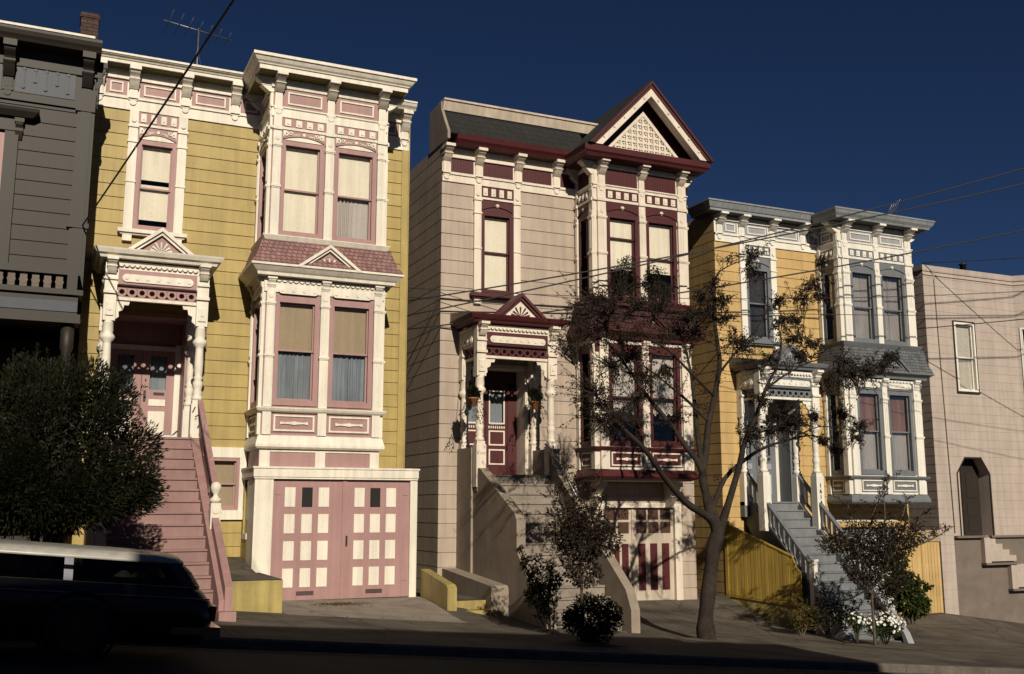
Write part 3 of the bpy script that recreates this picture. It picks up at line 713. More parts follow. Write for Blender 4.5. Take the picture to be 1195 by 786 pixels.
def door_leaf(root, fr, a0, a1, z0, z1, frame, panel, glassy=True, label=None):
    m = MB(); w = a1 - a0
    gz0, gz1 = z0 + (z1 - z0) * .58, z1 - .12
    gm = .15 * w / .7 + .02
    m.fb(fr, a0, a1, -.05, 0, z0, gz0); m.fb(fr, a0, a0 + gm, -.05, 0, gz0, z1); m.fb(fr, a1 - gm, a1, -.05, 0, gz0, z1); m.fb(fr, a0 + gm, a1 - gm, -.05, 0, gz1, z1)
    d = m.build('door', frame, root)
    m = MB(); m.fb(fr, a0 + gm, a1 - gm, -.03, -.02, gz0, gz1); m.build('pane', 'glass', d)
    m = MB(); wavy(m, fr, a0 + gm, a1 - gm, -.09, gz0, gz1, amp=.012, period=.07); m.build('curtain', 'net', d, recalc=False)
    m = MB(); h = gz0 - z0
    m.fb(fr, a0 + gm, a1 - gm, 0, .018, z0 + h * .16, z0 + h * .60); m.fb(fr, a0 + gm, a1 - gm, 0, .018, z0 + h * .70, z0 + h * .82)
    m.build('door_panel', panel, d)
    m = MB(); m.fb(fr, a0 + .05, a0 + .10, 0, .02, z0 + h * .78, z0 + h * .98); m.disc(fr, a0 + .075, z0 + h * .88, .028, .02, .07)
    m.build('door_handle', 'iron', d)
    m = MB(); m.fb(fr, a0 + w * .38, a0 + w * .72, 0, .012, z0 + h * .90, z0 + h * .95); m.build('mail_slot', 'iron', d)
    return d

def stairs(root, xl, xr, y0, z0, y1, z1, n, mat, sidemat, cap=None):
    """flight from the top landing edge (y0,z0) down to the pavement (y1,z1)"""
    m = MB(); ry = (y0 - y1) / n; rz = (z0 - z1) / n
    for i in range(n):
        yb = y0 - ry * i; z = z0 - rz * (i + 1)
        if i < n - 1 or True: m.box(xl, xr, yb - ry, yb + .02, z - rz - .02 if i < n - 1 else z - .3, z - .001)
        m.box(xl + .002, xr - .002, yb - .03, yb + .03, z + rz - .035, z + rz + .003)
    st = m.build('staircase', mat, root)
    return st, ry, rz
def side_wall(m, x0, x1, y0, z0, y1, z1, zb0, zb1):
    """solid slab under the flight"""
    m.extr([(x0, y0, zb0), (x0, y0, z0), (x0, y1, z1), (x0, y1, zb1)], (x1 - x0, 0, 0))
# ------------------------------------------------------------------ house bodies
def shell(root, c, xl, xr, z0, ztop, holes, wallm, h, side_from=None, roof='tar', phase=0.0, back_extra=None):
    m = MB(); siding(m, front(F), xl, xr, z0, ztop, holes, h=h, phase=phase)
    siding(m, left_side(xl, BACK), 0, BACK - F, z0, ztop, h=h, phase=phase + .01)
    siding(m, right_side(xr, F), 0, BACK - F, z0, ztop, h=h, phase=phase + .01)
    siding(m, Fr(xr, BACK, -1, 0), 0, xr - xl, z0, ztop, h=h, phase=phase)
    w = m.build('wall', wallm, root, recalc=False)
    m = MB()
    return w
def flat_roof(root, xl, xr, z, y0=None, mat='tar'):
    m = MB(); m.box(xl + .02, xr - .02, (y0 or F + .02), BACK - .02, z - .12, z); return m.build('roof', mat, root)
def vestibule(root, xa, xb, z0, z1, yd, mat):
    m = MB(); fr = front(F)
    m.box(xa - .05, xa, F + .03, yd, z0, z1); m.box(xb, xb + .05, F + .03, yd, z0, z1); m.box(xa - .05, xb + .05, F + .03, yd + .05, z1, z1 + .05)
    m.box(xa - .05, xb + .05, F + .03, yd + .05, z0 - .08, z0); m.box(xa, xb, F - .01, F + .03, z0 - .08, z0 - .001)
    m.fb(fr, xa - .09, xa, 0, .03, z0, z1 + .09).fb(fr, xb, xb + .09, 0, .03, z0, z1 + .09).fb(fr, xa, xb, 0, .03, z1, z1 + .09)
    return m.build('entry_recess', mat, root)

VG = 'victorian houses with bay windows and raised entry porches'
# ============================================================ 1: yellow house
def house_yellow():
    root = thing('victorian_house', 'mustard yellow clapboard house with cream and mauve trim and a two-leaf mauve garage', 'house', (.45, F, zb(4)), VG)
    L = dict(sof=9.36, bt=9.5, brb=9.02, pt=9.13, pb=8.70, bb=8.47, db=8.24, ab=7.95, meet=6.86, fb=5.79, sb=5.66, et=5.11, eb=4.88, wt=4.46, meet2=3.33, fb2=2.15, s2=2.06, p2t=1.95, p2b=1.61, skb=1.24, ga=5.62)
    c = dict(X0=4.0, X1=6.56, B=21.6, L=L, trim='cream', accent='mauve', sash='mauve', panel='mauve', pstyle='ring', astyle='scroll', roof='mauve_roof', roofm='mauve_roof',
             wins=[(4.2, 5.16), (5.38, 6.36)], pils=[(4.02, 4.2), (5.18, 5.37), (6.37, 6.55)], over=.52, sk=.38, base='plain', gx=5.28, gh=.72,
             up=[(('blind', 'blind'), ('blind', 'blind')), (('blind', 'blind'), ('blind', 'blind', 6.2, 6.86))],
             low=[(('blind', 'tan_blind'), ('curtain', 'net')), (('blind', 'tan_blind'), ('curtain', 'net'))],
             side=(('blind', 'blind'), ('blind', 'blind'), ('blind', 'tan_blind'), ('curtain', 'net')))
    c['up'][1] = (('blind', 'blind'), ('curtain', 'white_curtain'))
    c['M'] = dict(sof=9.52, top=9.71, brb=9.08, pt=9.28, pb=8.90, bb=8.60, wt=7.97, meet=6.9, sill=5.88)
    c['mover'] = .42; c['mw'] = (1.34, 2.18); c['mwc'] = (('blind', 'blind', 7.12, 7.9), ('blind', 'blind', 6.22, 7.0))
    c['porch'] = dict(fl=1.4, Y=21.45, xl=.93, xr=2.69, ye=21.1, ex0=.56, ex1=3.1, cx=1.82, gh=.66, bot=.55, apex=5.58)
    hs = [(1.36, 2.16, 5.9, 7.95), (1.0, 2.58, 1.4, 4.06), (3.05, 3.83, -.02, 1.1), (4.05, 6.5, .9, 9.3), (4.0, 7.45, -2.0, .7)]
    w = shell(root, c, .45, 7.54, -2.4, 9.5, hs, 'yellow', .285, phase=8.6)
    flat_roof(root, .45, 7.54, 9.45)
    m = MB(); f = front(F); m.fb(f, 7.38, 7.55, 0, .03, -2.2, 8.6); m.box(7.545, 7.57, F - .03, F + .12, -2.2, 9.3); m.build('corner_board', 'yellow', w)
    bay(root, c)
    m = MB(); L2 = L; o = c['over']
    m.sweep([(4.0, F), (4.0, 21.6), (6.56, 21.6), (6.56, F)], [(-.4, L['sof']), (o - .13, L['sof']), (o - .13, L['sof'] + .10), (o - .10, L['sof'] + .105), (o - .09, L['sof'] + .13), (o - .05, L['sof'] + .16), (o - .01, L['sof'] + .22), (o - .01, L['sof'] + .24), (o + .03, L['sof'] + .245), (o + .03, L['sof'] + .31), (-.4, L['sof'] + .31)])
    m.box(4.1, 6.46, 21.7, F + 1.2, L['sof'] + .1, L['sof'] + .29)
    m.build('bay_cornice', 'cream', root)
    main_cornice(root, c, [([(.42, F), (3.6, F)], (0, 0))]); 
    m = MB(); m.sweep([(6.9, F), (7.60, F)], [(-.3, 9.52), (.34, 9.52), (.37, 9.56), (.42, 9.60), (.45, 9.66), (.47, 9.67), (.47, 9.71), (-.3, 9.71)]); m.build('cornice', 'cream', root)
    main_frieze(root, c, .45, 4.0, (.5, 1.2, 2.30, 3.38)); main_frieze(root, c, 6.56, 7.54, (7.42,))
    main_window(root, c)
    vestibule(root, 1.0, 2.58, 1.4, 4.06, 23.7, 'mauve')
    fd = front(23.7)
    m = MB(); m.fb(fd, 1.0, 1.1, -.05, .05, 1.4, 3.6); m.fb(fd, 2.46, 2.58, -.05, .05, 1.4, 3.6); m.fb(fd, 1.1, 2.46, -.05, .05, 3.45, 3.55); m.build('door_frame', 'cream', root)
    m = MB(); m.fb(fd, 1.0, 2.58, -.05, -.02, 3.55, 4.06); m.build('transom', 'mauve', root)
    door_leaf(root, fd, 1.1, 1.775, 1.4, 3.45, 'mauve', 'cream'); door_leaf(root, fd, 1.785, 2.46, 1.4, 3.45, 'mauve', 'cream')
    m = MB(); m.box(1.15, 2.4, F + .1, F + .55, 1.402, 1.425); m.build('doormat', 'rubber', root)
    porch(root, c)
    # stairs down to the pavement
    P = c['porch']
    m = MB(); m.box(.82, 2.8, 21.27, F, 1.0, 1.398); m.build('porch_floor', 'mauve_step', root)
    y0, y1 = 21.27, 16.95
    st, ry, rz = stairs(root, .98, 2.60, y0, 1.4, y1, -1.70, 15, 'mauve_step', 'mauve')
    sl = 3.1 / (y0 - y1)
    m = MB()
    for a, b in ((2.60, 2.78), (.80, .98)):
        side_wall(m, a, b, y0 + .3, 1.4 + .12, y1 - .05, -1.70 + .30, -2.3, -2.3)
        m.box(a - .03, b + .05, y1 - .32, y1 - .05, -2.3, -1.56)
    for x in (.85, 2.73): m.box(x - .05, x + .05, 21.3, F, -2.3, 1.3)
    m.build('stair_skirt', 'mauve', root)
    for x in (.86, 2.74):
        m = MB()
        yt, yb_ = 21.3, 18.75
        zt, zb_ = 2.06, 1.4 - (y0 - 18.75) * sl + .72
        m.extr([(x - .05, yt, zt), (x - .05, yt, zt + .1), (x - .05, yb_, zb_ + .1), (x - .05, yb_, zb_)], (.1, 0, 0))
        m.extr([(x + .0, yt, 1.5), (x + .0, yt, 1.75), (x + .0, yb_, 1.5 - (y0 - yb_) * sl + .25), (x + .0, yb_, 1.5 - (y0 - yb_) * sl)], (.05, 0, 0))
        m.extr([(x - .02, yt - .9, 1.0), (x - .02, yt - .9, 1.6), (x - .02, yt - .98, 1.6), (x - .02, yt - .98, 1.0)], (.05, 0, 0))
        m.extr([(x - .02, yt - 1.8, .3), (x - .02, yt - 1.8, .95), (x - .02, yt - 1.88, .95), (x - .02, yt - 1.88, .3)], (.05, 0, 0))
        m.build('handrail', 'mauve', root)
        m = MB(); z0 = 1.4 - (y0 - 18.7) * sl
        m.box(x - .085, x + .085, 18.6, 18.77, z0 - .35, z0 + .55); m.lathe(x, 18.685, [(.06, z0 + .55), (.1, z0 + .58), (.1, z0 + .62), (.05, z0 + .66), (.04, z0 + .70), (.085, z0 + .76), (.095, z0 + .82), (.08, z0 + .88), (.03, z0 + .915), (.0, z0 + .92)])
        m.disc(right_side(x + .085, 18.6), .085, z0 + .42, .05, 0, .02); m.disc(front(18.6), x, z0 + .42, .055, 0, .02)
        m.build('newel_post', 'cream', root)
        m = MB()   # low closed parapet from newel to foot
        m.extr([(x - .06, 18.6, z0 + .02), (x - .06, 18.6, z0 + .30), (x - .06, y1 - .1, -1.70 + .50), (x - .06, y1 - .1, -1.70 + .0)], (.12, 0, 0)); m.build('stair_parapet', 'mauve', root)
    for i, ch in enumerate('1618'):
        text_mesh('house_number', ch, .17, 'black_paint', root, (2.61 + .055 * i, .125, 1.96 - .155 * i), front(21.45), shear=.25, rot=-.15)
    # basement window
    f = front(F); m = MB()
    m.fb(f, 2.84, 3.05, 0, .05, -.18, 1.32).fb(f, 3.83, 3.97, 0, .05, -.18, 1.32).fb(f, 3.05, 3.83, 0, .05, 1.1, 1.32).fb(f, 2.80, 3.97, 0, .08, -.22, -.02); m.build('window_casing', 'cream', root)
    window(root, f, 3.05, 3.83, -.02, 1.1, .54, 'mauve', 'mauve', ('blind', 'tan_blind'), ('blind', 'tan_blind'), fw=.06, bot=.06)
    # garage projecting under the bay
    g = front(21.5); m = MB()
    m.box(3.92, 4.30, 21.5, 22.2, -2.3, .64); m.box(7.26, 7.42, 21.5, 21.75, -2.5, .64)
    m.fb(g, 3.88, 7.43, -1.4, .05, .66, .85); m.fb(g, 3.9, 7.42, -1.4, .03, .62, .66); m.fb(g, 3.86, 7.45, -1.4, .07, .83, .87)
    gs = m.build('garage_surround', 'cream', root)
    m = MB(); m.box(7.35, 7.415, 21.76, F, -2.5, .62); m.box(3.925, 3.99, 22.2, F, -2.4, -.6); m.box(3.925, 3.99, 22.7, F, -.6, .62); m.build('garage_side', 'yellow', root)
    m = MB(); s = left_side(3.925, F); m.fb(s, .2, .68, -.02, .02, -.62, -.5); m.build('garage_side_trim', 'cream', root)
    m = MB(); m.fb(s, .22, .68, -.06, -.03, -.5, .6); m.build('side_pane', 'glass', root)
    m = MB(); m.fb(g, 4.22, 6.4, -.2, -.14, .9, 1.26); 
    # band between garage roof and bay
    b = front(21.62); m = MB(); flat_wall(m, b, 4.0, 6.56, .85, 1.26); flat_wall(m, left_side(4.0, F), 0, 1.28, .85, 1.26); flat_wall(m, right_side(6.56, 21.62), 0, 1.28, .85, 1.26); m.build('band_wall', 'mauve', root, recalc=False)
    m = MB(); 
    for p, q in ((4.0, 4.22), (5.17, 5.38), (6.36, 6.56)): m.fb(b, p, q, 0, .03, .87, 1.2)
    m.fb(b, 4.0, 6.56, 0, .02, 1.18, 1.26); m.build('band_post', 'cream', root)
    gd = front(21.56)
    for k, (a0, a1, cols) in enumerate(((4.30, 5.78, (4.55, 4.91, 5.26)), (5.80, 7.27, (6.03, 6.38, 6.73)))):
        m = MB(); m.fb(gd, a0, a1, -.05, 0, -1.84, .62)
        if k: m.fb(gd, a0 - .03, a0 + .05, 0, .02, -1.84, .62)
        d = m.build('garage_door', 'mauve', root); m = MB(); dk = MB()
        for r, (zt, zb_) in enumerate(((.45, .05), (-.1, -.49), (-.65, -1.04), (-1.2, -1.58))):
            for j, x in enumerate(cols):
                if r == 0 and j == 1: dk.fb(gd, x, x + .22, 0, .012, zb_, zt)
                else: m = MB(); m.fb(gd, x, x + .22, 0, .012, zb_, zt); m.build('door_panel', 'cream', d)
        dk.build('door_light', 'dark', d)
        m = MB(); vx = cols[1] - .06
        for i in range(4): m.fb(gd, vx, vx + .36, 0, .015, -1.74 + .022 * i, -1.73 + .022 * i)
        m.build('vent', 'iron', d)
    for x, z in ((4.34, .3), (4.34, -1.5), (7.10, .3), (7.10, -1.5)): m = MB(); m.fb(gd, x, x + .13, 0, .012, z, z + .04); m.build('hinge', 'mauve', root)
    m = MB(); m.fb(gd, 5.86, 5.89, .02, .05, -.75, -.55); m.build('door_handle', 'iron', root)
    return root
house_yellow()

# ============================================================ 2: beige house with maroon gable
def house_beige():
    root = thing('victorian_house', 'beige clapboard house with maroon trim and a steep maroon gable holding white lattice', 'house', (8.42, F, zb(12)), VG)
    L = dict(sof=8.72, bt=8.95, brb=8.38, pt=8.56, pb=8.13, bb=8.02, db=7.76, ab=7.40, meet=6.35, meetL=6.78, fb=5.18, sb=5.02, et=4.37, eb=4.16, wt=3.98, meet2=2.74, fb2=1.53, s2=1.46, p2t=1.38, p2b=1.04, skb=.70, ga=4.83)
    c = dict(X0=12.15, X1=14.86, B=21.95, L=L, trim='beige_trim', accent='maroon', sash='maroon', panel='maroon', pstyle='beads', astyle='plain', roof='maroon_roof', roofm='beige_stucco', eave='maroon', soffit='maroon', sill='maroon', basem='maroon', gfield='beige_trim',
             wins=[(12.48, 13.42), (13.63, 14.57)], pils=[(12.22, 12.46), (13.43, 13.62), (14.6, 14.82)], over=.45, sk=.34, base='flare', gx=13.65, gh=.62,
             up=[(('blind', 'blind'), ('blind', 'blind', 6.0, 6.78)), (('blind', 'blind'), ('blind', 'blind', 6.0, 6.35))],
             low=[(('blind', 'white_curtain'), ('scallop', 'white_curtain', 2.3, 2.74)), (('blind', 'white_curtain'), ('scallop', 'white_curtain', 2.3, 2.74))],
             side=(('blind', 'blind'), None, ('curtain', 'white_curtain'), None))
    c['body_accent'] = False
    c['M'] = dict(sof=8.86, top=9.1, brb=8.50, pt=8.60, pb=8.22, bb=7.98, wt=7.34, meet=6.31, sill=5.18)
    c['mover'] = .42; c['mw'] = (9.45, 10.33); c['mwc'] = (('blind', 'blind'), ('blind', 'blind')); c['msill'] = 'maroon'; c['crown'] = 'maroon'
    c['porch'] = dict(fl=.78, Y=21.85, xl=9.02, xr=10.85, ye=21.5, ex0=8.6, ex1=11.2, cx=9.95, gh=.66, bot=.5, apex=5.03)
    hs = [(9.47, 10.31, 5.2, 7.32), (9.15, 10.65, .78, 3.4), (12.2, 14.8, .75, 8.9), (12.82, 14.92, -2.4, .12)]
    w = shell(root, c, 8.42, 15.55, -2.7, 9.0, hs, 'beige', .333, phase=7.98)
    flat_roof(root, 8.42, 15.55, 9.0)
    bay(root, c)
    # cornice: maroon gutter, shingled false mansard, cream cap
    m = MB(); o = .42
    m.sweep([(8.66, F), (12.0, F)], [(-.05, 8.86), (o - .1, 8.86), (o - .06, 8.92), (o, 8.98), (o + .04, 9.1), (o, 9.12), (-.05, 9.12)]); m.build('cornice', 'maroon', root)
    m = MB(); m.sweep([(14.86, F), (15.60, F)], [(-.05, 8.86), (o - .1, 8.86), (o - .06, 8.92), (o, 8.98), (o + .04, 9.1), (o, 9.12), (-.05, 9.12)]); m.build('cornice', 'maroon', root)
    f = front(F); m = MB()
    m.fnz(f, [(.40, 9.10), (-.30, 9.10), (-.30, 9.86), (-.10, 9.86), (.16, 9.5)][::-1], 8.48, 12.3); m.build('mansard', 'slate_roof', root)
    m = MB(); m.fnz(f, [(-.08, 9.84), (-.04, 9.84), (.02, 10.06), (.06, 10.08), (.06, 10.13), (-.4, 10.13), (-.4, 9.84)], 8.44, 13.0); m.build('parapet_cap', 'door_beige', root)
    m = MB(); m.fnz(f, [(.42, 8.95), (.42, 9.14), (.16, 9.52), (-.07, 9.88), (-.07, 10.06), (-.9, 10.06), (-.9, 8.95)], 8.40, 8.47); m.build('parapet_end', 'beige_stucco', root)
    m = MB(); m.box(8.5, 15.5, F + .32, F + .5, 9.0, 9.9); m.build('parapet_wall', 'beige', root)
    main_frieze(root, c, 8.42, 12.15, (8.52, 9.38, 10.46, 11.55)); main_frieze(root, c, 14.86, 15.55, (15.4,))
    main_window(root, c)
    # steep gable over the bay
    G = front(21.95); n1 = .55; cx, hw, z0, za = 13.57, 1.83, 8.98, 10.88
    sl = (za - z0) / hw
    m = MB()
    m.sweep([(12.15, F), (12.15, 21.95), (14.86, 21.95), (14.86, F)], [(-.3, 8.72), (.42, 8.72), (.45, 8.78), (.5, 8.82), (.52, 8.96), (-.3, 8.97)]); m.build('gable_base', 'maroon', root)
    gr = MB()
    def rake(mm, t0, t1, n0, n1_):
        for sg in (-1, 1):
            k = math.hypot(1, sl)
            mm.faz(G, [(cx + sg * (hw - t0 * k / sl), z0), (cx, za - t0 * k), (cx, za - t1 * k), (cx + sg * (hw - t1 * k / sl), z0)][::sg], n0, n1_)
    rake(gr, 0, .05, -3.2, .62); rake(gr, .05, .12, -3.2, .58)
    g = gr.build('gable', 'maroon', root)
    m = MB(); rake(m, .12, .27, .3, .55); 
    for i in range(5):
        for sg in (-1, 1):
            u = (i + .7) / 5.4; m.disc(G, cx + sg * hw * (1 - u) * .885, z0 + (za - z0 - .27) * u, .03, .55, .575, seg=8)
    m.build('bargeboard', 'beige_trim', g)
    m = MB(); m.faz(G, [(cx - hw + .2, z0 - .02), (cx + hw - .2, z0 - .02), (cx, za - .2)], -.0, .04); m.build('gable_field', 'maroon', g)
    lx, lw, lh = cx, 1.20, 1.26
    m = MB()
    m.faz(G, [(lx - lw, z0 + .0), (lx + lw, z0 + .0), (lx, z0 + lh)], .04, .06)
    for sg in (-1, 1): m.faz(G, [(lx + sg * lw, z0), (lx, z0 + lh), (lx, z0 + lh - .13), (lx + sg * (lw - .12), z0)][::sg], .06, .12)
    m.fb(G, lx - lw + .1, lx + lw - .1, .06, .12, z0, z0 + .06)
    st = .165
    for i in range(-6, 7):
        a = lx + i * st; h = (lw - abs(i * st)) * lh / lw - .03
        if h > .1: m.fb(G, a - .022, a + .022, .06, .105, z0 + .06, z0 + h)
    for j in range(1, 7):
        z = z0 + .06 + j * st; w_ = (lw - .05) * (1 - (z - z0) / lh)
        if w_ > .05: m.fb(G, lx - w_, lx + w_, .06, .10, z - .022, z + .022)
    for i in range(-5, 6):
        for j in range(0, 6):
            a = lx + (i + .5) * st; z = z0 + .06 + (j + .5) * st
            if abs(a - lx) / lw + (z - z0 + .06) / lh < .93: m.disc(G, a + .02, z + .02, .035, .06, .09, seg=4)
    m.build('gable_lattice', 'beige_trim', g)
    m = MB()
    for sg in (-1, 1): m.faz(G, [(cx + sg * (hw + .03), z0 - .0), (cx, za + .04), (cx, za + .01), (cx + sg * (hw + .0), z0 - .0)][::sg], -3.2, .60)
    m.build('gable_roof', 'slate_roof', g)
    vestibule(root, 9.15, 10.65, .78, 3.4, 23.4, 'beige_trim'); fd = front(23.4)
    m = MB(); m.fb(fd, 10.40, 10.65, -.05, .03, .78, 3.0); m.fb(fd, 9.15, 9.25, -.05, .03, .78, 3.0); m.fb(fd, 9.25, 10.40, -.05, .03, 2.95, 3.1); m.fb(fd, 9.15, 10.65, -.05, .0, 3.1, 3.4); m.build('door_frame', 'maroon', root)
    for a0, a1 in ((9.25, 9.82), (9.83, 10.40)):
        m = MB(); m.fb(fd, a0, a1, -.05, 0, .78, 2.05); m.fb(fd, a0, a0 + .1, -.05, 0, 2.05, 2.95); m.fb(fd, a1 - .1, a1, -.05, 0, 2.05, 2.95); m.fb(fd, a0 + .1, a1 - .1, -.05, 0, 2.88, 2.95)
        d = m.build('door', 'maroon', root)
        m = MB()
        for zt, zb_ in ((2.92, 2.08), (1.92, 1.55), (1.46, 1.08)):
            p, q = a0 + .07, a1 - .07; t = .035
            m.fb(fd, p, q, 0, .02, zt - t, zt).fb(fd, p, q, 0, .02, zb_, zb_ + t).fb(fd, p, p + t, 0, .019, zb_ + t, zt - t).fb(fd, q - t, q, 0, .019, zb_ + t, zt - t)
        for i in range(8): m.fb(fd, a0 + .06 + i * .058, a0 + .09 + i * .058, 0, .02, 1.97, 2.03)
        m.build('door_moulding', 'beige_trim', d)
        m = MB(); m.fb(fd, a0 + .1, a1 - .1, -.03, -.02, 2.05, 2.88); m.build('pane', 'glass', d)
        m = MB(); wavy(m, fd, a0 + .1, a1 - .1, -.09, 2.05, 2.88, amp=.012); m.build('curtain', 'net', d, recalc=False)
    porch(root, c)
    m = MB(); m.box(8.92, 10.94, 21.72, F, .4, .778); m.build('porch_floor', 'concrete_step', root)
    y0, y1 = 21.72, 18.25
    st_, ry, rz = stairs(root, 9.16, 10.74, y0, .78, y1, -2.40, 15, 'concrete_step', 'beige_stucco')
    sl2 = 3.18 / (y0 - y1)
    zt = lambda y: .78 - (y0 - y) * sl2
    m = MB()  # rendered parapets
    m.extr([(8.93, F, -2.7), (8.93, F, .78 + .62), (8.93, 21.98, .78 + .62), (8.93, 21.98, .92), (8.93, y0 - .1, .92), (8.93, 19.72, zt(19.72) + .98), (8.93, 19.60, zt(19.6) + .95), (8.93, 19.60, -2.8)], (.2, 0, 0)); m.box(8.88, 9.16, 22.0, F, -2.7, 1.405)
    m.extr([(10.76, F, -2.7), (10.76, F, 1.4), (10.76, y0 - .1, 1.4), (10.76, y0 - .1, 1.0), (10.76, 18.35, zt(18.35) + .72), (10.76, 18.15, zt(18.15) + .52), (10.76, 18.15, -2.8)], (.2, 0, 0))
    m.extr([(8.93, 19.6, -2.8), (8.93, 19.6, zt(19.6) + .30), (8.93, 18.2, zt(18.2) + .25), (8.93, 18.2, -2.8)], (.2, 0, 0))
    m.build('stair_parapet', 'beige_stucco', root)
    m = MB(); m.tube([(10.72, 21.9, 1.52), (10.72, 21.2, 1.05), (10.72, 20.3, .25)], .022, n=6); m.build('handrail', 'alu', root)
    for i, ch in enumerate('1616'):
        text_mesh('house_number', ch, .15, 'black_paint', root, (10.85, .125, 1.42 - .15 * i), front(21.85))
    # garage door below
    f = front(F); m = MB()
    m.fb(f, 12.62, 12.82, -.1, .05, -2.6, .14).fb(f, 14.9, 15.1, -.1, .05, -2.6, .14).fb(f, 12.82, 14.9, -.1, .05, .04, .16); m.build('garage_surround', 'beige_trim', root)
    gd = front(F + .06)
    for a0, a1, pan, lit in ((12.82, 13.68, ((12.93, 13.12), (13.16, 13.30), (13.37, 13.56)), ((12.9, 13.2), (13.26, 13.58))), (13.70, 14.9, ((13.85, 14.06), (14.2, 14.41), (14.55, 14.77)), ((13.80, 14.10), (14.16, 14.46), (14.52, 14.82)))):
        m = MB(); m.fb(gd, a0, a1, -.05, 0, -2.28, .04)
        if a0 > 13.5: m.fb(gd, a0 - .04, a0 + .03, 0, .03, -2.28, .04)
        d = m.build('garage_door', 'door_beige', root)
        m = MB()
        for p, q in pan: m = MB(); m.fb(gd, p, q, 0, .012, -2.02, -.86); m.build('door_panel', 'maroon', d)
        for p, q in lit:
            for z0_, z1_ in ((-.26, .0), (-.60, -.32)): m = MB(); m.fb(gd, p, q, 0, .01, z0_, z1_); m.build('door_light', 'garage_light', d)
    m = MB(); f2 = front(22.2)
    for x in (12.5, 14.7): m = MB(); bracket_mb(m, f, x, .18, .68, .05, .6); m.build('bay_bracket', 'beige_trim', root)
    m = MB(); m.box(9.8, 10.5, 25.0, 25.7, 8.9, 10.35); m.box(9.75, 10.55, 24.95, 25.75, 10.35, 10.45); ch = m.build('chimney', 'brick', root)
    m = MB(); m.box(12.0, 13.6, 25.6, 26.3, 8.9, 10.95); m.build('chimney', 'brick', root)
    return root
house_beige()

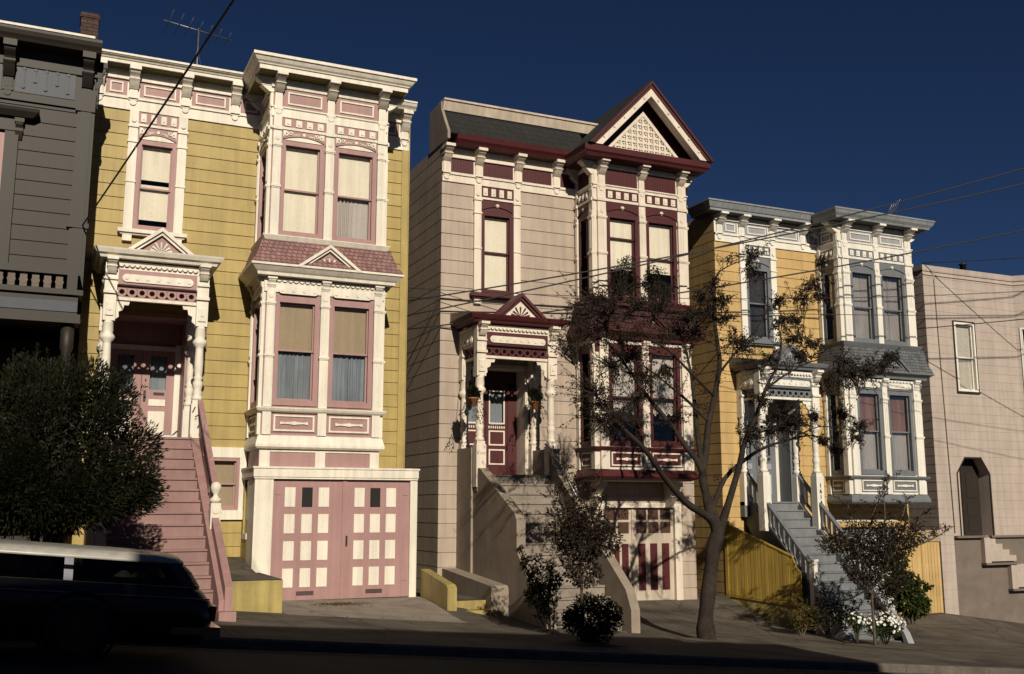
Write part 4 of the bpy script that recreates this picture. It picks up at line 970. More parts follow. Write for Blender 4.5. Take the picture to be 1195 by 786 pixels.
# ============================================================ 3: golden house with grey-blue trim
def house_golden():
    root = thing('victorian_house', 'golden yellow clapboard house with grey-blue and white trim and pale balustraded stairs', 'house', (16.45, F, zb(20)), VG)
    L = dict(sof=8.06, bt=8.2, brb=7.76, pt=7.86, pb=7.52, bb=7.32, db=7.08, ab=6.74, meet=5.66, fb=4.62, sb=4.49, et=3.82, eb=3.63, wt=3.29, meet2=2.15, fb2=.94, s2=.86, p2t=.80, p2b=.49, skb=.16, ga=4.40)
    c = dict(X0=20.05, X1=22.72, B=22.0, L=L, trim='white', accent='greyblue', sash='greyblue', panel='paleblue', pstyle='ring', astyle='plain', roof='grey_roof', roofm='greyblue', eave='greyblue', sill='greyblue', basem='greyblue', gfield='paleblue', crown='crown_grey',
             wins=[(20.36, 21.27), (21.47, 22.41)], pils=[(20.1, 20.34), (21.28, 21.46), (22.44, 22.68)], over=.5, sk=.32, base='plain', gx=21.55, gh=.66,
             up=[(('curtain', 'white_curtain'), ('curtain', 'white_curtain')), (('curtain', 'white_curtain'), ('curtain', 'white_curtain'))],
             low=[(('blind', 'rust_curtain'), ('curtain', 'white_curtain')), (('curtain', 'rust_curtain'), ('curtain', 'white_curtain'))],
             side=(('blind', 'tan_blind'), ('blind', 'tan_blind'), ('blind', 'tan_blind'), ('blind', 'tan_blind')))
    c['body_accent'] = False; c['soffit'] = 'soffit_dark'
    c['M'] = dict(sof=8.10, top=8.38, brb=7.82, pt=7.94, pb=7.58, bb=7.33, wt=6.72, meet=5.68, sill=4.56)
    c['mover'] = .42; c['mw'] = (17.44, 18.30); c['mwc'] = (('curtain', 'lace'), ('curtain', 'lace')); c['msill'] = 'greyblue'
    c['porch'] = dict(fl=.2, Y=22.0, xl=17.12, xr=18.87, ye=21.68, ex0=16.75, ex1=19.25, cx=18.0, gh=.62, bot=-.55, apex=4.36)
    hs = [(17.46, 18.28, 4.6, 6.7), (17.25, 18.72, .2, 2.85), (20.1, 22.66, .2, 8.1), (20.2, 22.35, -3.0, -.12)]
    w = shell(root, c, 16.45, 22.95, -3.3, 8.2, hs, 'gold', .28, phase=7.33)
    flat_roof(root, 16.45, 22.95, 8.15)
    bay(root, c)
    m = MB(); o = c['over']
    m.sweep([(20.05, F), (20.05, 22.0), (22.72, 22.0), (22.72, F + .5)], [(-.4, L['sof']), (o - .1, L['sof']), (o - .08, L['sof'] + .05), (o - .02, L['sof'] + .12), (o + .01, L['sof'] + .2), (o + .03, L['sof'] + .22), (o + .03, L['sof'] + .26), (-.4, L['sof'] + .26)])
    m.box(20.15, 22.6, 22.1, F + 1.2, L['sof'] + .05, L['sof'] + .25); m.build('bay_cornice', 'crown_grey', root)
    main_cornice(root, c, [([(16.45, F + .6), (16.45, F), (19.6, F)], (0, 0))])
    main_frieze(root, c, 16.45, 20.05, (16.6, 17.35, 18.4, 19.5))
    main_window(root, c)
    vestibule(root, 17.25, 18.72, .2, 2.85, 23.4, 'greyblue'); fd = front(23.4)
    m = MB(); m.fb(fd, 17.25, 17.33, -.05, .03, .2, 2.5); m.fb(fd, 18.62, 18.72, -.05, .03, .2, 2.5); m.fb(fd, 17.33, 18.62, -.05, .03, 2.4, 2.5); m.fb(fd, 17.25, 18.72, -.05, 0, 2.5, 2.85); m.build('door_frame', 'white', root)
    for a0, a1 in ((17.33, 17.97), (17.98, 18.62)): door_leaf(root, fd, a0, a1, .2, 2.4, 'greyblue', 'paleblue')
    porch(root, c)
    y0, y1 = 22.7, 19.2
    m = MB(); m.box(17.0, 19.0, y0, F, -.2, .198); m.box(17.2, 18.75, F, F + .4, .1, .198); m.build('porch_floor', 'blue_grey_step', root)
    stairs(root, 17.24, 18.76, y0, .2, y1, -3.08, 15, 'blue_grey_step', 'greyblue')
    sl = 3.28 / (y0 - y1); z = lambda y: .2 - (y0 - y) * sl
    m = MB()
    for x in (17.16, 18.76): m.extr([(x, F, .16), (x, y0, .22), (x, y1, z(y1) + .2), (x, y1 - .1, z(y1) - .1), (x, y1 + .3, -3.3), (x, y1 + 1.2, -3.3), (x, F, -.35)], (.08, 0, 0))
    m.build('stringer', 'greyblue', root)
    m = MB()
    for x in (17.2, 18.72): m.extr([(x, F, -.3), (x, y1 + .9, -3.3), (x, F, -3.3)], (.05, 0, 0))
    m.build('stair_shade_panel', 'dark', root)  # near-black panels stand in for the shade under the flight
    for x in (17.14, 18.85):
        for (ya, yb_) in ((22.78, 22.1), (21.88, 20.35)):
            m = MB()
            for o1, o2, w_ in ((.66, .74, .06), (.16, .22, .04)):
                m.extr([(x - w_, ya, z(ya) + o1), (x - w_, ya, z(ya) + o2), (x - w_, yb_, z(yb_) + o2), (x - w_, yb_, z(yb_) + o1)], (2 * w_, 0, 0))
            hr = m.build('balustrade', 'greyblue', root)
            m = MB(); k = int((ya - yb_) / .17)
            for i in range(k):
                y = ya - (ya - yb_) * (i + .5) / k; m = MB(); m.box(x - .034, x + .034, y - .03, y + .03, z(y) + .2, z(y) + .68); m.build('baluster', 'white', hr)
        m = MB(); zz = z(20.3); m.box(x - .07, x + .07, 20.2, 20.34, zz - .5, zz + .80); m.box(x - .09, x + .09, 20.18, 20.36, zz + .80, zz + .85); m.build('newel_post', 'white', root)
        m = MB()   # rounded low wing beside the lower steps
        m.extr([(x - .09, 20.18, -3.4), (x - .09, 20.18, z(20.18) + .35), (x - .09, 19.1, z(19.1) + .30), (x - .09, 18.98, z(18.98) + .18), (x - .09, 18.98, -3.4)], (.18, 0, 0)); m.build('stair_parapet', 'paleblue', root)
    for i, ch in enumerate('1614'):
        text_mesh('house_number', ch, .15, 'black_paint', root, (18.87, .125, .62 - .15 * i), front(22.0))
    # ground-floor garage in the bay's shade and the plain side door
    f = front(F); m = MB(); m.fb(f, 20.0, 20.2, -.1, .05, -3.1, -.1).fb(f, 20.2, 22.5, -.1, .06, -.50, -.12).fb(f, 22.35, 22.55, -.1, .05, -3.1, -.5); m.build('garage_surround', 'gold', root)
    m = MB(); m.fb(f, 20.2, 22.35, .0, .07, -.34, -.28); m.build('lintel_strip', 'white_panel', root)
    gd = front(F + .08); m = MB(); m.fb(gd, 20.2, 22.35, -.05, 0, -3.0, -.5); d = m.build('garage_door', 'paleblue', root)
    m = MB()
    for i in range(4):
        for z0_ in (-1.12, -1.72, -2.32, -2.92): m = MB(); m.fb(gd, 20.3 + i * .51, 20.72 + i * .51, 0, .02, z0_, z0_ + .48); m.build('door_panel', 'white_panel', d)
    m = MB(); m.fb(f, 22.95, 23.32, -.1, .02, -3.3, -.62); m.fb(f, 23.32, 24.05, -.1, -.01, -3.3, -.62); m.build('passage_wall', 'gold', root)
    m = MB(); m.fb(f, 23.30, 24.0, 0, .04, -2.95, -.95)
    for i in range(6): m.fb(f, 23.32 + i * .115, 23.32 + i * .115 + .105, .04, .05, -2.95, -.97)
    m.build('side_door', 'gold', root)
    m = MB(); m.fb(f, 23.25, 24.06, 0, .05, -.93, -.6); m.build('door_lintel', 'tan_blind', root)
    m = MB(); m.tube([(23.02, 23.05, -.6), (23.02, 23.05, 7.9)], .035, n=6); m.build('downpipe', 'greyblue', root)
    return root
house_golden()

# ============================================================ 4: plain pinkish house
def house_plain():
    root = thing('plain_house', 'plain pinkish-beige parapet house with a chamfered doorway and no cornice', 'house', (24.12, F, zb(25)))
    hs = [(25.25, 26.1, 3.56, 5.71)]
    f = front(F); f.n
    m = MB()
    siding(m, f, 24.12, 27.94, -.80, 7.25, [(25.25, 26.1, 3.56, 5.71), (24.98, 26.28, -.8, 1.52)], h=.26, g=.012, d=.008)
    siding(m, f, 24.12, 24.66, -3.3, -.80, h=.26, g=.012, d=.008)
    siding(m, left_side(24.12, BACK), 0, BACK - F, -3.3, 7.25, h=.26, g=.02, d=.015)
    siding(m, Fr(32.2, BACK, -1, 0), 0, 8.1, -5, 7.25, h=.26, g=.02)
    siding(m, right_side(32.2, F), 0, BACK - F, -5, 7.25, h=.26, g=.02)
    # angled bay at the right
    dx, dy = .62, -.62; l = math.hypot(dx, dy); b1 = Fr(27.94, F, dx / l, dy / l)
    siding(m, b1, 0, l, -.6, 7.25, [(.12, .76, 3.56, 5.71)], h=.26, g=.012, d=.008)
    b2 = front(F - .62); siding(m, b2, 28.56, 30.8, -.6, 7.25, [(28.9, 30.4, 3.56, 5.71)], h=.26, g=.012, d=.008)
    b3 = Fr(30.8, F - .62, dx / l, -dy / l); siding(m, b3, 0, l, -.6, 7.25, h=.26, g=.012, d=.008)
    siding(m, f, 31.42, 32.2, -3, 7.25, h=.26, g=.012, d=.008)
    m.quadpts([(27.94, F, -.6), (28.56, F - .62, -.6), (30.8, F - .62, -.6), (31.42, F, -.6)])
    # splayed head of the doorway
    m.faz(f, [(24.98, 1.52), (25.32, 1.52), (24.98, 1.06)], -.3, .001); m.faz(f, [(26.28, 1.52), (26.28, 1.06), (25.98, 1.52)], -.3, .001)
    m.build('wall', 'stucco', root, recalc=False)
    m = MB(); m.sweep([(24.12, F + .8), (24.12, F), (27.94, F), (28.56, F - .62), (30.8, F - .62), (31.42, F), (32.2, F)], [(-.2, 7.22), (.03, 7.22), (.04, 7.26), (.05, 7.40), (-.2, 7.40)]); m.sweep([(24.12, F), (27.94, F), (28.56, F - .62), (30.8, F - .62)], [(0, 7.08), (.04, 7.10), (.03, 7.13), (0, 7.13)])
    m.build('parapet_cap', 'stucco', root)
    flat_roof(root, 24.12, 32.2, 7.2)
    m = MB()
    siding(m, f, 24.66, 32.2, -5, -.80, h=60, g=.001, d=0); m.build('base_wall', 'stucco_dark', root, recalc=False)
    window(root, f, 25.25, 26.1, 3.56, 5.71, 4.62, 'white', 'white', ('blind', 'blind'), ('blind', 'blind'), fw=.05, bot=.06)
    m = MB(); m.fb(f, 25.2, 25.25, 0, .02, 3.5, 5.75).fb(f, 26.1, 26.15, 0, .02, 3.5, 5.75).fb(f, 25.25, 26.1, 0, .02, 5.71, 5.76).fb(f, 25.2, 26.15, 0, .05, 3.5, 3.55); m.build('window_casing', 'brown', root)
    window(root, b1, .12, .76, 3.56, 5.71, 4.62, 'white', 'white', None, None, fw=.05, bot=.06); window(root, b2, 28.9, 30.4, 3.56, 5.71, 4.62, 'white', 'white', ('blind', 'blind'), None, fw=.05, bot=.06)
    # doorway recess, door and the inner stair cut into the base
    m = MB(); m.box(24.9, 24.98, F + .02, F + .45, -.8, 1.6); m.box(26.28, 26.36, F + .02, F + .45, -.8, 1.6); m.box(24.9, 26.36, F + .02, F + .5, 1.53, 1.6); m.box(24.9, 26.36, F + .45, F + .5, -.8, 1.53); m.box(24.9, 26.36, F + .02, F + .9, -.9, -.79); m.build('entry_recess', 'stucco', root)
    m = MB(); m.fb(f, 24.94, 24.98, 0, .02, -.8, 1.06).fb(f, 26.28, 26.33, 0, .02, -.8, 1.06).fb(f, 25.32, 25.98, 0, .02, 1.52, 1.56)
    m.faz(f, [(24.98, 1.06), (25.32, 1.52), (25.32, 1.57), (24.94, 1.07)], 0, .02); m.faz(f, [(26.28, 1.06), (26.33, 1.07), (25.98, 1.57), (25.98, 1.52)], 0, .02); m.build('door_surround', 'brown', root)
    fd = front(F + .44); m = MB(); m.fb(fd, 25.55, 26.27, 0, .05, -.78, 1.5); d = m.build('door', 'brown', root)
    m = MB()
    for z0_, z1_ in ((.35, 1.1), (-.2, .2), (-.65, -.3)): m = MB(); m.fb(fd, 25.72, 26.15, .05, .065, z0_, z1_); m.build('door_panel', 'brown_trim', d)
    m = MB(); m.fb(f, 24.66, 25.78, 0, .14, -.84, -.78); m.fb(f, 26.1, 27.94, 0, .10, -.84, -.78); m.build('ledge', 'stucco_dark', root)
    # street stair: two short stepped flights with solid cheeks set against the base
    for x0, z0, w in ((25.72, -.84, 1.32), (26.76, -1.62, 1.9)):
        m = MB(); n = 4
        for i in range(n):
            m.fb(f, x0 + .24, x0 + .36 + (w - .36) * (i + 1) / n, .0, .03 + .03 * i, z0 - .17 * (i + 1) - .02, z0 - .17 * i - .02 - (.0 if i else .0))
        m.build('staircase', 'stucco', root)
        m = MB(); m.fb(f, x0, x0 + .24, 0, .15, z0 - .74, z0); m.build('stair_cheek', 'stucco', root)
        m = MB(); m.fb(f, x0 - .03, x0 + w + .04, 0, .20, z0 - .80, z0 - .74); m.build('ledge', 'stucco_dark', root)
    m = MB(); m.fb(f, 24.68, 32, 0, .12, -4.5, -3.05 ); m.fb(f, 24.68, 32, 0, .15, -3.05, -3.0) if False else None; m = MB()
    m = MB(); m.lathe(27.2, F + 1.2, [(.1, 7.2), (.1, 7.95), (.13, 7.96), (.13, 8.0)], n=10); m.build('roof_vent', 'iron', root)
    m = MB(); m.tube([(24.55, F - .02, 7.0), (24.6, F - .02, 4.0), (24.7, F - .02, -.7)], .012, n=5); m.build('wall_conduit', 'stucco_dark', root)
    return root
house_plain()

# ============================================================ 0: dark house at the left edge
def house_dark():
    Y = 21.4; root = thing('victorian_house', 'dark brown clapboard house with a balcony, cut off by the left edge', 'house', (.4, Y, zb(0)), VG)
    f = front(Y); m = MB()
    siding(m, f, -7.0, .40, 3.4, 8.3, [(-2.2, -1.16, 4.9, 7.2)], h=.3)
    siding(m, right_side(.40, Y), 0, 14.5, -2.2, 9.0, h=.3); siding(m, left_side(-7, BACK), 0, BACK - Y, -2.2, 9.0, h=.3)
    siding(m, Fr(.4, BACK, -1, 0), 0, 7.4, -2.2, 9, h=.3)
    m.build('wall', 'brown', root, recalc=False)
    m = MB(); m.box(-6.98, .38, Y + .3, BACK - .1, 8.7, 8.85); m.build('roof', 'tar', root)
    m = MB(); m.box(-6.9, .38, Y + 1.4, Y + 1.5, -1.8, 3.4); m.box(-6.9, .38, Y + .1, Y + 1.4, .15, .2); m.build('porch_back_wall', 'brown', root)
    m = MB(); m.fb(f, .10, .42, 0, .05, 3.4, 8.0); m.fb(f, .16, .36, .05, .07, 3.6, 7.9); m.fb(f, .05, .45, 0, .09, 5.45, 5.55); m.fb(f, .06, .42, 0, .09, 7.85, 8.3)
    m.build('pilaster', 'brown_trim', root)
    m = MB(); m.fb(f, -7, .42, 0, .05, 7.9, 8.05); m.fb(f, -7, .42, 0, .06, 8.6, 8.66); m.fb(f, -7, .4, -.05, .01, 8.05, 9.0); m.build('frieze', 'brown_trim', root)
    for a0, a1 in ((-1.05, .03), (-2.3, -1.3), (-3.5, -2.5)):
        m = MB(); m.fb(f, a0, a1, .01, .03, 8.07, 8.60); p = m.build('frieze_panel', 'slate', root)
        m = MB()
        for i in range(5):
            x = a0 + (a1 - a0) * (i + .7) / 5.4; dz = .14 if i % 2 else 0
            m.fb(f, x - .015, x + .015, .03, .05, 8.2 + dz, 8.55); m.disc(f, x, 8.19 + dz, .035, .03, .055); m.disc(f, x, 8.56, .03, .03, .055)
        m.build('drop_ornament', 'slate', p)
    for b in (.24, -1.18, -2.4, -3.6):
        m = MB(); bracket_mb(m, f, b, .2, 8.98, 8.35, .42, post_to=8.05); m.build('bracket', 'brown_trim', root)
    m = MB(); bracket_mb(m, right_side(.4, Y), .14, .2, 8.98, 8.4, .2, post_to=8.05); m.build('bracket', 'brown_trim', root)
    m = MB(); m.sweep([(-7, Y), (.46, Y)], [(-.3, 8.98), (.40, 8.98), (.43, 9.03), (.47, 9.08), (.5, 9.16), (.5, 9.22), (-.3, 9.22)]); m.build('cornice', 'brown_trim', root)
    m = MB(); m.sweep([(-7, Y), (.32, Y)], [(.35, 9.222), (.52, 9.222), (.52, 9.27), (.35, 9.27)]); m.build('gutter', 'cream', root)
    m = MB(); m.box(.04, .38, Y + .35, Y + .85, 8.8, 10.16); m.box(.02, .40, Y + .33, Y + .87, 10.04, 10.10); m.build('chimney', 'brick', root)
    window(root, f, -2.2, -1.16, 4.9, 7.2, 6.1, 'mauve', 'slate', None, ('curtain', 'net'))
    m = MB(); m.fb(f, -1.16, -.92, 0, .07, 4.6, 7.5); m.fb(f, -2.44, -2.2, 0, .07, 4.6, 7.5); m.fb(f, -2.55, -.85, 0, .09, 7.25, 7.5); m.build('window_casing', 'brown_trim', root)
    m = MB(); m.sweep([(-2.5, Y), (-2.5, Y - .05), (-.8, Y - .05), (-.8, Y)], [(0, 7.5), (.12, 7.52), (.2, 7.62), (.22, 7.68), (0, 7.7)])
    bracket_mb(m, f, -.92, .13, 7.5, 7.1, .16); bracket_mb(m, f, -2.4, .13, 7.5, 7.1, .16); m.build('window_hood', 'brown_trim', root)
    # balcony with pierced panels
    bf = front(20.75); m = MB()
    m.box(-7, .36, 20.75, Y, 4.42, 4.5); m.box(-7, .42, 20.68, Y, 3.98, 4.08); m.box(-7, .40, 20.72, Y, 3.45, 3.62); m.fb(bf, -7, .36, -.02, .05, 4.36, 4.44)
    m.fb(bf, -7, .34, -.04, -.0, 3.62, 3.98)
    for x in (.22, -1.45, -3.1): m.fb(bf, x - .09, x + .09, -.08, .06, 3.98, 4.42)
    bl = m.build('balcony', 'brown_trim', root)
    m = MB(); 
    for x0, x1 in ((-1.33, .1), (-3, -1.57)):
        k = 7
        for i in range(k):
            x = x0 + (x1 - x0) * (i + .5) / k; w_ = (x1 - x0) / k * .3
            m = MB(); m.fb(bf, x - w_, x + w_, -.05, -.02, 4.10, 4.34); m.fb(bf, x - w_ * .4, x + w_ * .4, -.049, -.021, 4.02, 4.42); m.disc(bf, x, 4.22, w_ * 1.25, -.055, -.015, seg=8); m.build('pierced_baluster', 'stucco_dark', bl)
    m = MB(); m.fb(bf, -7, .34, -.0, .02, 3.66, 3.86); m.build('balcony_fascia', 'slate', bl)
    for x in (.2, -3.2):
        m = MB(); m.lathe(x, 20.95, [(.13, -1.2), (.13, .3), (.09, .4), (.085, 2.9), (.12, 3.0), (.12, 3.45)]); m.build('porch_column', 'brown_trim', root)
    return root
house_dark()
# ------------------------------------------------------------------ ground
def sheet(name, mat, x0, x1, ys, dz, nx, zf):
    m = MB(); ny = len(ys) - 1
    for i in range(nx + 1):
        x = x0 + (x1 - x0) * i / nx
        for y in ys: m.v.append((x, y, zf(x, y) + dz))
    for i in range(nx):
        for j in range(ny):
            a = i * (ny + 1) + j; m.f.append((a, a + ny + 1, a + ny + 2, a + 1))
    m.sm = set(range(len(m.f)))
    return struct(m.build(name, mat, recalc=False))
def crown(x, y): return zs(x) - .14 + .10 * max(0, 1 - ((y - 8) / 6.2) ** 2)
def far(x, y): return (zs(x) if abs(x) < 300 else zs(300 if x > 0 else -300)) - 1.6
m = MB()
gx = [-400, -120, -60, -30, -10, 10, 30, 60, 120, 400]; gy = [-400, -60, -30, -4.0, 1.0, 24.5, 60, 120, 400]
for x in gx:
    for y in gy: m.v.append((x, y, -1.46 - .088 * max(-130, min(130, x)) - (.45 if 0 < y < 23.2 or True else 0)))
for i in range(len(gx) - 1):
    for j in range(len(gy) - 1):
        a = i * len(gy) + j; m.f.append((a, a + len(gy), a + len(gy) + 1, a + 1))
struct(m.build('ground', 'earth', recalc=False))
sheet('road', 'asphalt', -60, 90, [1.5, 3, 5, 7, 8, 9, 11, 13, CURB - .15], 0, 60, crown)
sheet('gutter', 'curb', -60, 90, [CURB - .45, CURB - .15], .006, 60, crown)
m = MB()
for i in range(75):
    x0, x1 = -60 + 2 * i, -60 + 2 * i + 1.99
    z0, z1 = zs(x0), zs(x1)
    m.extr([(x0, CURB - .15, z0 - .4), (x0, CURB + .002, z0 - .4), (x0, CURB + .002, z0 + .004), (x0, CURB - .11, z0 + .004), (x0, CURB - .15, z0 - .03)], (x1 - x0, 0, z1 - z0))
struct(m.build('curb', 'curb'))
m = MB()
for i in range(75):
    x0, x1 = -60 + 2 * i, -60 + 2 * i + 1.99
    z0, z1 = zs(x0), zs(x1)
    m.extr([(x0, 1.5, z0 - .4), (x0, 1.35, z0 - .4), (x0, 1.35, z0 + .004), (x0, 1.47, z0 + .004), (x0, 1.5, z0 - .03)], (x1 - x0, 0, z1 - z0))
struct(m.build('curb', 'curb'))
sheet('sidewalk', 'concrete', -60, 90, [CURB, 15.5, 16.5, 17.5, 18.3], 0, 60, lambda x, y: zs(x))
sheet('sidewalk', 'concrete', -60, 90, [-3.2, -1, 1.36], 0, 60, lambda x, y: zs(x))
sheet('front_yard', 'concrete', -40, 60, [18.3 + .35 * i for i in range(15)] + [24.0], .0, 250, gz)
# driveway slab of lighter cement in front of the mauve garage
m = MB()
n = 12
for i in range(n + 1):
    for j in range(9):
        x = 4.1 + (7.5 - 4.1) * i / n; y = 18.5 + (21.5 - 18.5) * j / 8; m.v.append((x - (21.5 - y) * .02, y, gz(x, y) + .006))
for i in range(n):
    for j in range(8):
        a = i * 9 + j; m.f.append((a, a + 9, a + 10, a + 1))
struct(m.build('driveway', 'concrete_step', recalc=False))
# soil pit round the street tree
def pit(name, cx, cy, rx, ry):
    m = MB(); m.v.append((cx, cy, gz(cx, cy) + .05)); k = 22
    for i in range(k):
        t = 2 * math.pi * i / k; r = 1 + .15 * math.sin(3 * t + cx); x, y = cx + rx * r * math.cos(t), cy + ry * r * math.sin(t); m.v.append((x, y, gz(x, y) + .008))
    for i in range(k): m.f.append((0, 1 + i, 1 + (i + 1) % k))
    return struct(m.build(name, 'earth', recalc=False))
pit('soil', 11.87, 17.2, .55, .5); pit('soil', 8.4, 15.6, .7, .4); pit('soil', 8.7, 17.6, .35, .3); pit('soil', 16.9, 17.8, 1.0, .5); pit('soil', .3, 16.3, .6, .5); pit('soil', 15.9, 19.2, .9, .9)

def shift_base(o, loc):
    l = Vector(loc)
    for q in [o] + list(o.children): q.data.transform(Matrix.Translation(-l))
    o.location = l
# ------------------------------------------------------------------ walls and fences in the front yards
m = MB(); m.box(2.83, 3.98, 18.75, 20.9, -2.4, -1.24); m.extr([(2.83, 20.9, -2.4), (2.83, 20.9, -1.24), (2.83, 22.88, -1.0), (2.83, 22.88, -2.4)], (1.08, 0, 0))
o = m.build('planter_wall', 'block'); m = MB(); m.extr([(2.84, 18.77, -1.236), (3.97, 18.77, -1.236), (3.97, 20.9, -1.236), (2.84, 20.9, -1.236)], (0, 0, .01)); m.extr([(2.84, 20.9, -1.24), (2.84, 20.9, -1.226), (2.84, 22.8, -1.0), (2.84, 22.8, -1.012)], (1.06, 0, 0)); m.build('planter_top', 'concrete', o); tag(o, 'low mustard cement block between the mauve stairs and the mauve garage', 'planter wall'); shift_base(o, (3.4, 20, gz(3.4, 20)))
m = MB(); m.extr([(7.52, 21.5, -2.6), (7.52, 21.5, -1.27), (7.52, 19.95, -1.50), (7.52, 19.85, -1.56), (7.52, 19.85, -2.6)], (.2, 0, 0))
o = m.build('low_wall', 'block'); tag(o, 'mustard cement wing wall sloping down at the right of the mauve garage driveway', 'low wall'); base_at(o, (7.6, 20.5, gz(7.6, 20.5)))
m = MB(); m.box(7.73, 8.52, 20.25, 25.5, -2.7, -1.86); m.box(7.73, 8.6, 19.9, 20.25, -2.7, -2.03)
o = m.build('garden_step', 'block'); tag(o, 'two mustard painted steps between the mustard wing wall and the beige block', 'steps'); m = MB(); m.box(7.74, 8.50, 20.27, 25.4, -1.861, -1.852); q = m.build('step_top', 'concrete', o); shift_base(o, (8.1, 20.2, gz(8.1, 20.2)))
m = MB(); m.extr([(8.53, 22.88, -2.7), (8.53, 22.88, -1.35), (8.53, 20.05, -1.56), (8.53, 19.98, -1.62), (8.53, 19.98, -2.8)], (.39, 0, 0))
o = m.build('low_wall', 'beige_stucco'); tag(o, 'beige rendered block against the side of the beige stair parapet', 'low wall'); base_at(o, (8.7, 20.5, gz(8.7, 20.5)))
root = thing('wooden_fence', 'mustard vertical board fence with a curved top corner under the pale blue-grey stairs', 'fence', (16.5, 22.8, gz(16.5, 22.8)))
fx0, fy0, fx1, fy1 = 16.50, 22.82, 17.02, 20.55; ll = math.hypot(fx1 - fx0, fy1 - fy0); ff = Fr(fx0, fy0, (fx1 - fx0) / ll, (fy1 - fy0) / ll)
ztop = lambda t: -.40 - .86 * t if t < .9 else -.40 - .86 * .9 - .35 * math.sin((t - .9) / .1 * math.pi / 2)
m = MB(); nb = 21
for i in range(nb):
    t0, t1 = i / nb, (i + 1) / nb; a0, a1 = t0 * ll, t1 * ll - .014; zb_ = -2.2 - .12 * t0
    m.faz(ff, [(a0, zb_), (a1, zb_), (a1, ztop(t1)), (a0, ztop(t0))], .0, .03 + .004 * (i % 3))
m.build('board', 'fence', root)
m = MB(); m.faz(ff, [(0, ztop(0)), (ll * .9, ztop(.9)), (ll * .9, ztop(.9) + .04), (0, ztop(0) + .04)], -.02, .05); m.faz(ff, [(0, -2.24), (ll, -2.36), (ll, -2.28), (0, -2.16)], -.02, .055); m.fb(ff, -.06, .03, -.06, .05, -2.3, -.3); m.build('rail', 'fence', root)
m = MB(); m.faz(ff, [(-.05, -3.3), (ll + .02, -3.4), (ll + .02, -2.36), (-.05, -2.24)], -.14, .02); m.build('fence_base', 'block', root)

# ------------------------------------------------------------------ vegetation
def leaf_quad(V, Fc, p, d, L_, W_, up):
    d = d.normalized(); s = d.cross(up)
    if s.length < 1e-3: s = Vector((1, 0, 0))
    s = s.normalized() * W_ * .5; nrm = s.cross(d).normalized() * L_ * .08
    i = len(V); a = p; b = p + d * L_ * .5 + s + nrm; c = p + d * L_ - nrm; e = p + d * L_ * .5 - s + nrm
    V += [tuple(a), tuple(b), tuple(c), tuple(e)]; Fc += [(i, i + 1, i + 2), (i, i + 2, i + 3)]
def rvec(rn):
    while True:
        v = Vector((rn.uniform(-1, 1), rn.uniform(-1, 1), rn.uniform(-1, 1)))
        if .05 < v.length < 1: return v
def build_leaves(name, V, Fc, mat, parent):
    m = MB(); m.v, m.f = V, Fc; return m.build(name, mat, parent, recalc=False)
def blob_leaves(rn, V, Fc, c, r, n, L_=.085, W_=.034, shell=.0, sx=1, sy=1, sz=.8, droop=.3):
    c = Vector(c)
    for _ in range(n):
        v = rvec(rn)
        if shell: v = v.normalized() * (1 - shell * rn.random() ** 1.5)
        p = c + Vector((v.x * r * sx, v.y * r * sy, v.z * r * sz)); d = v.normalized() * .8 + rvec(rn) + Vector((0, 0, -droop))
        k = rn.uniform(.7, 1.25); leaf_quad(V, Fc, p, d, L_ * k, W_ * k, rvec(rn))
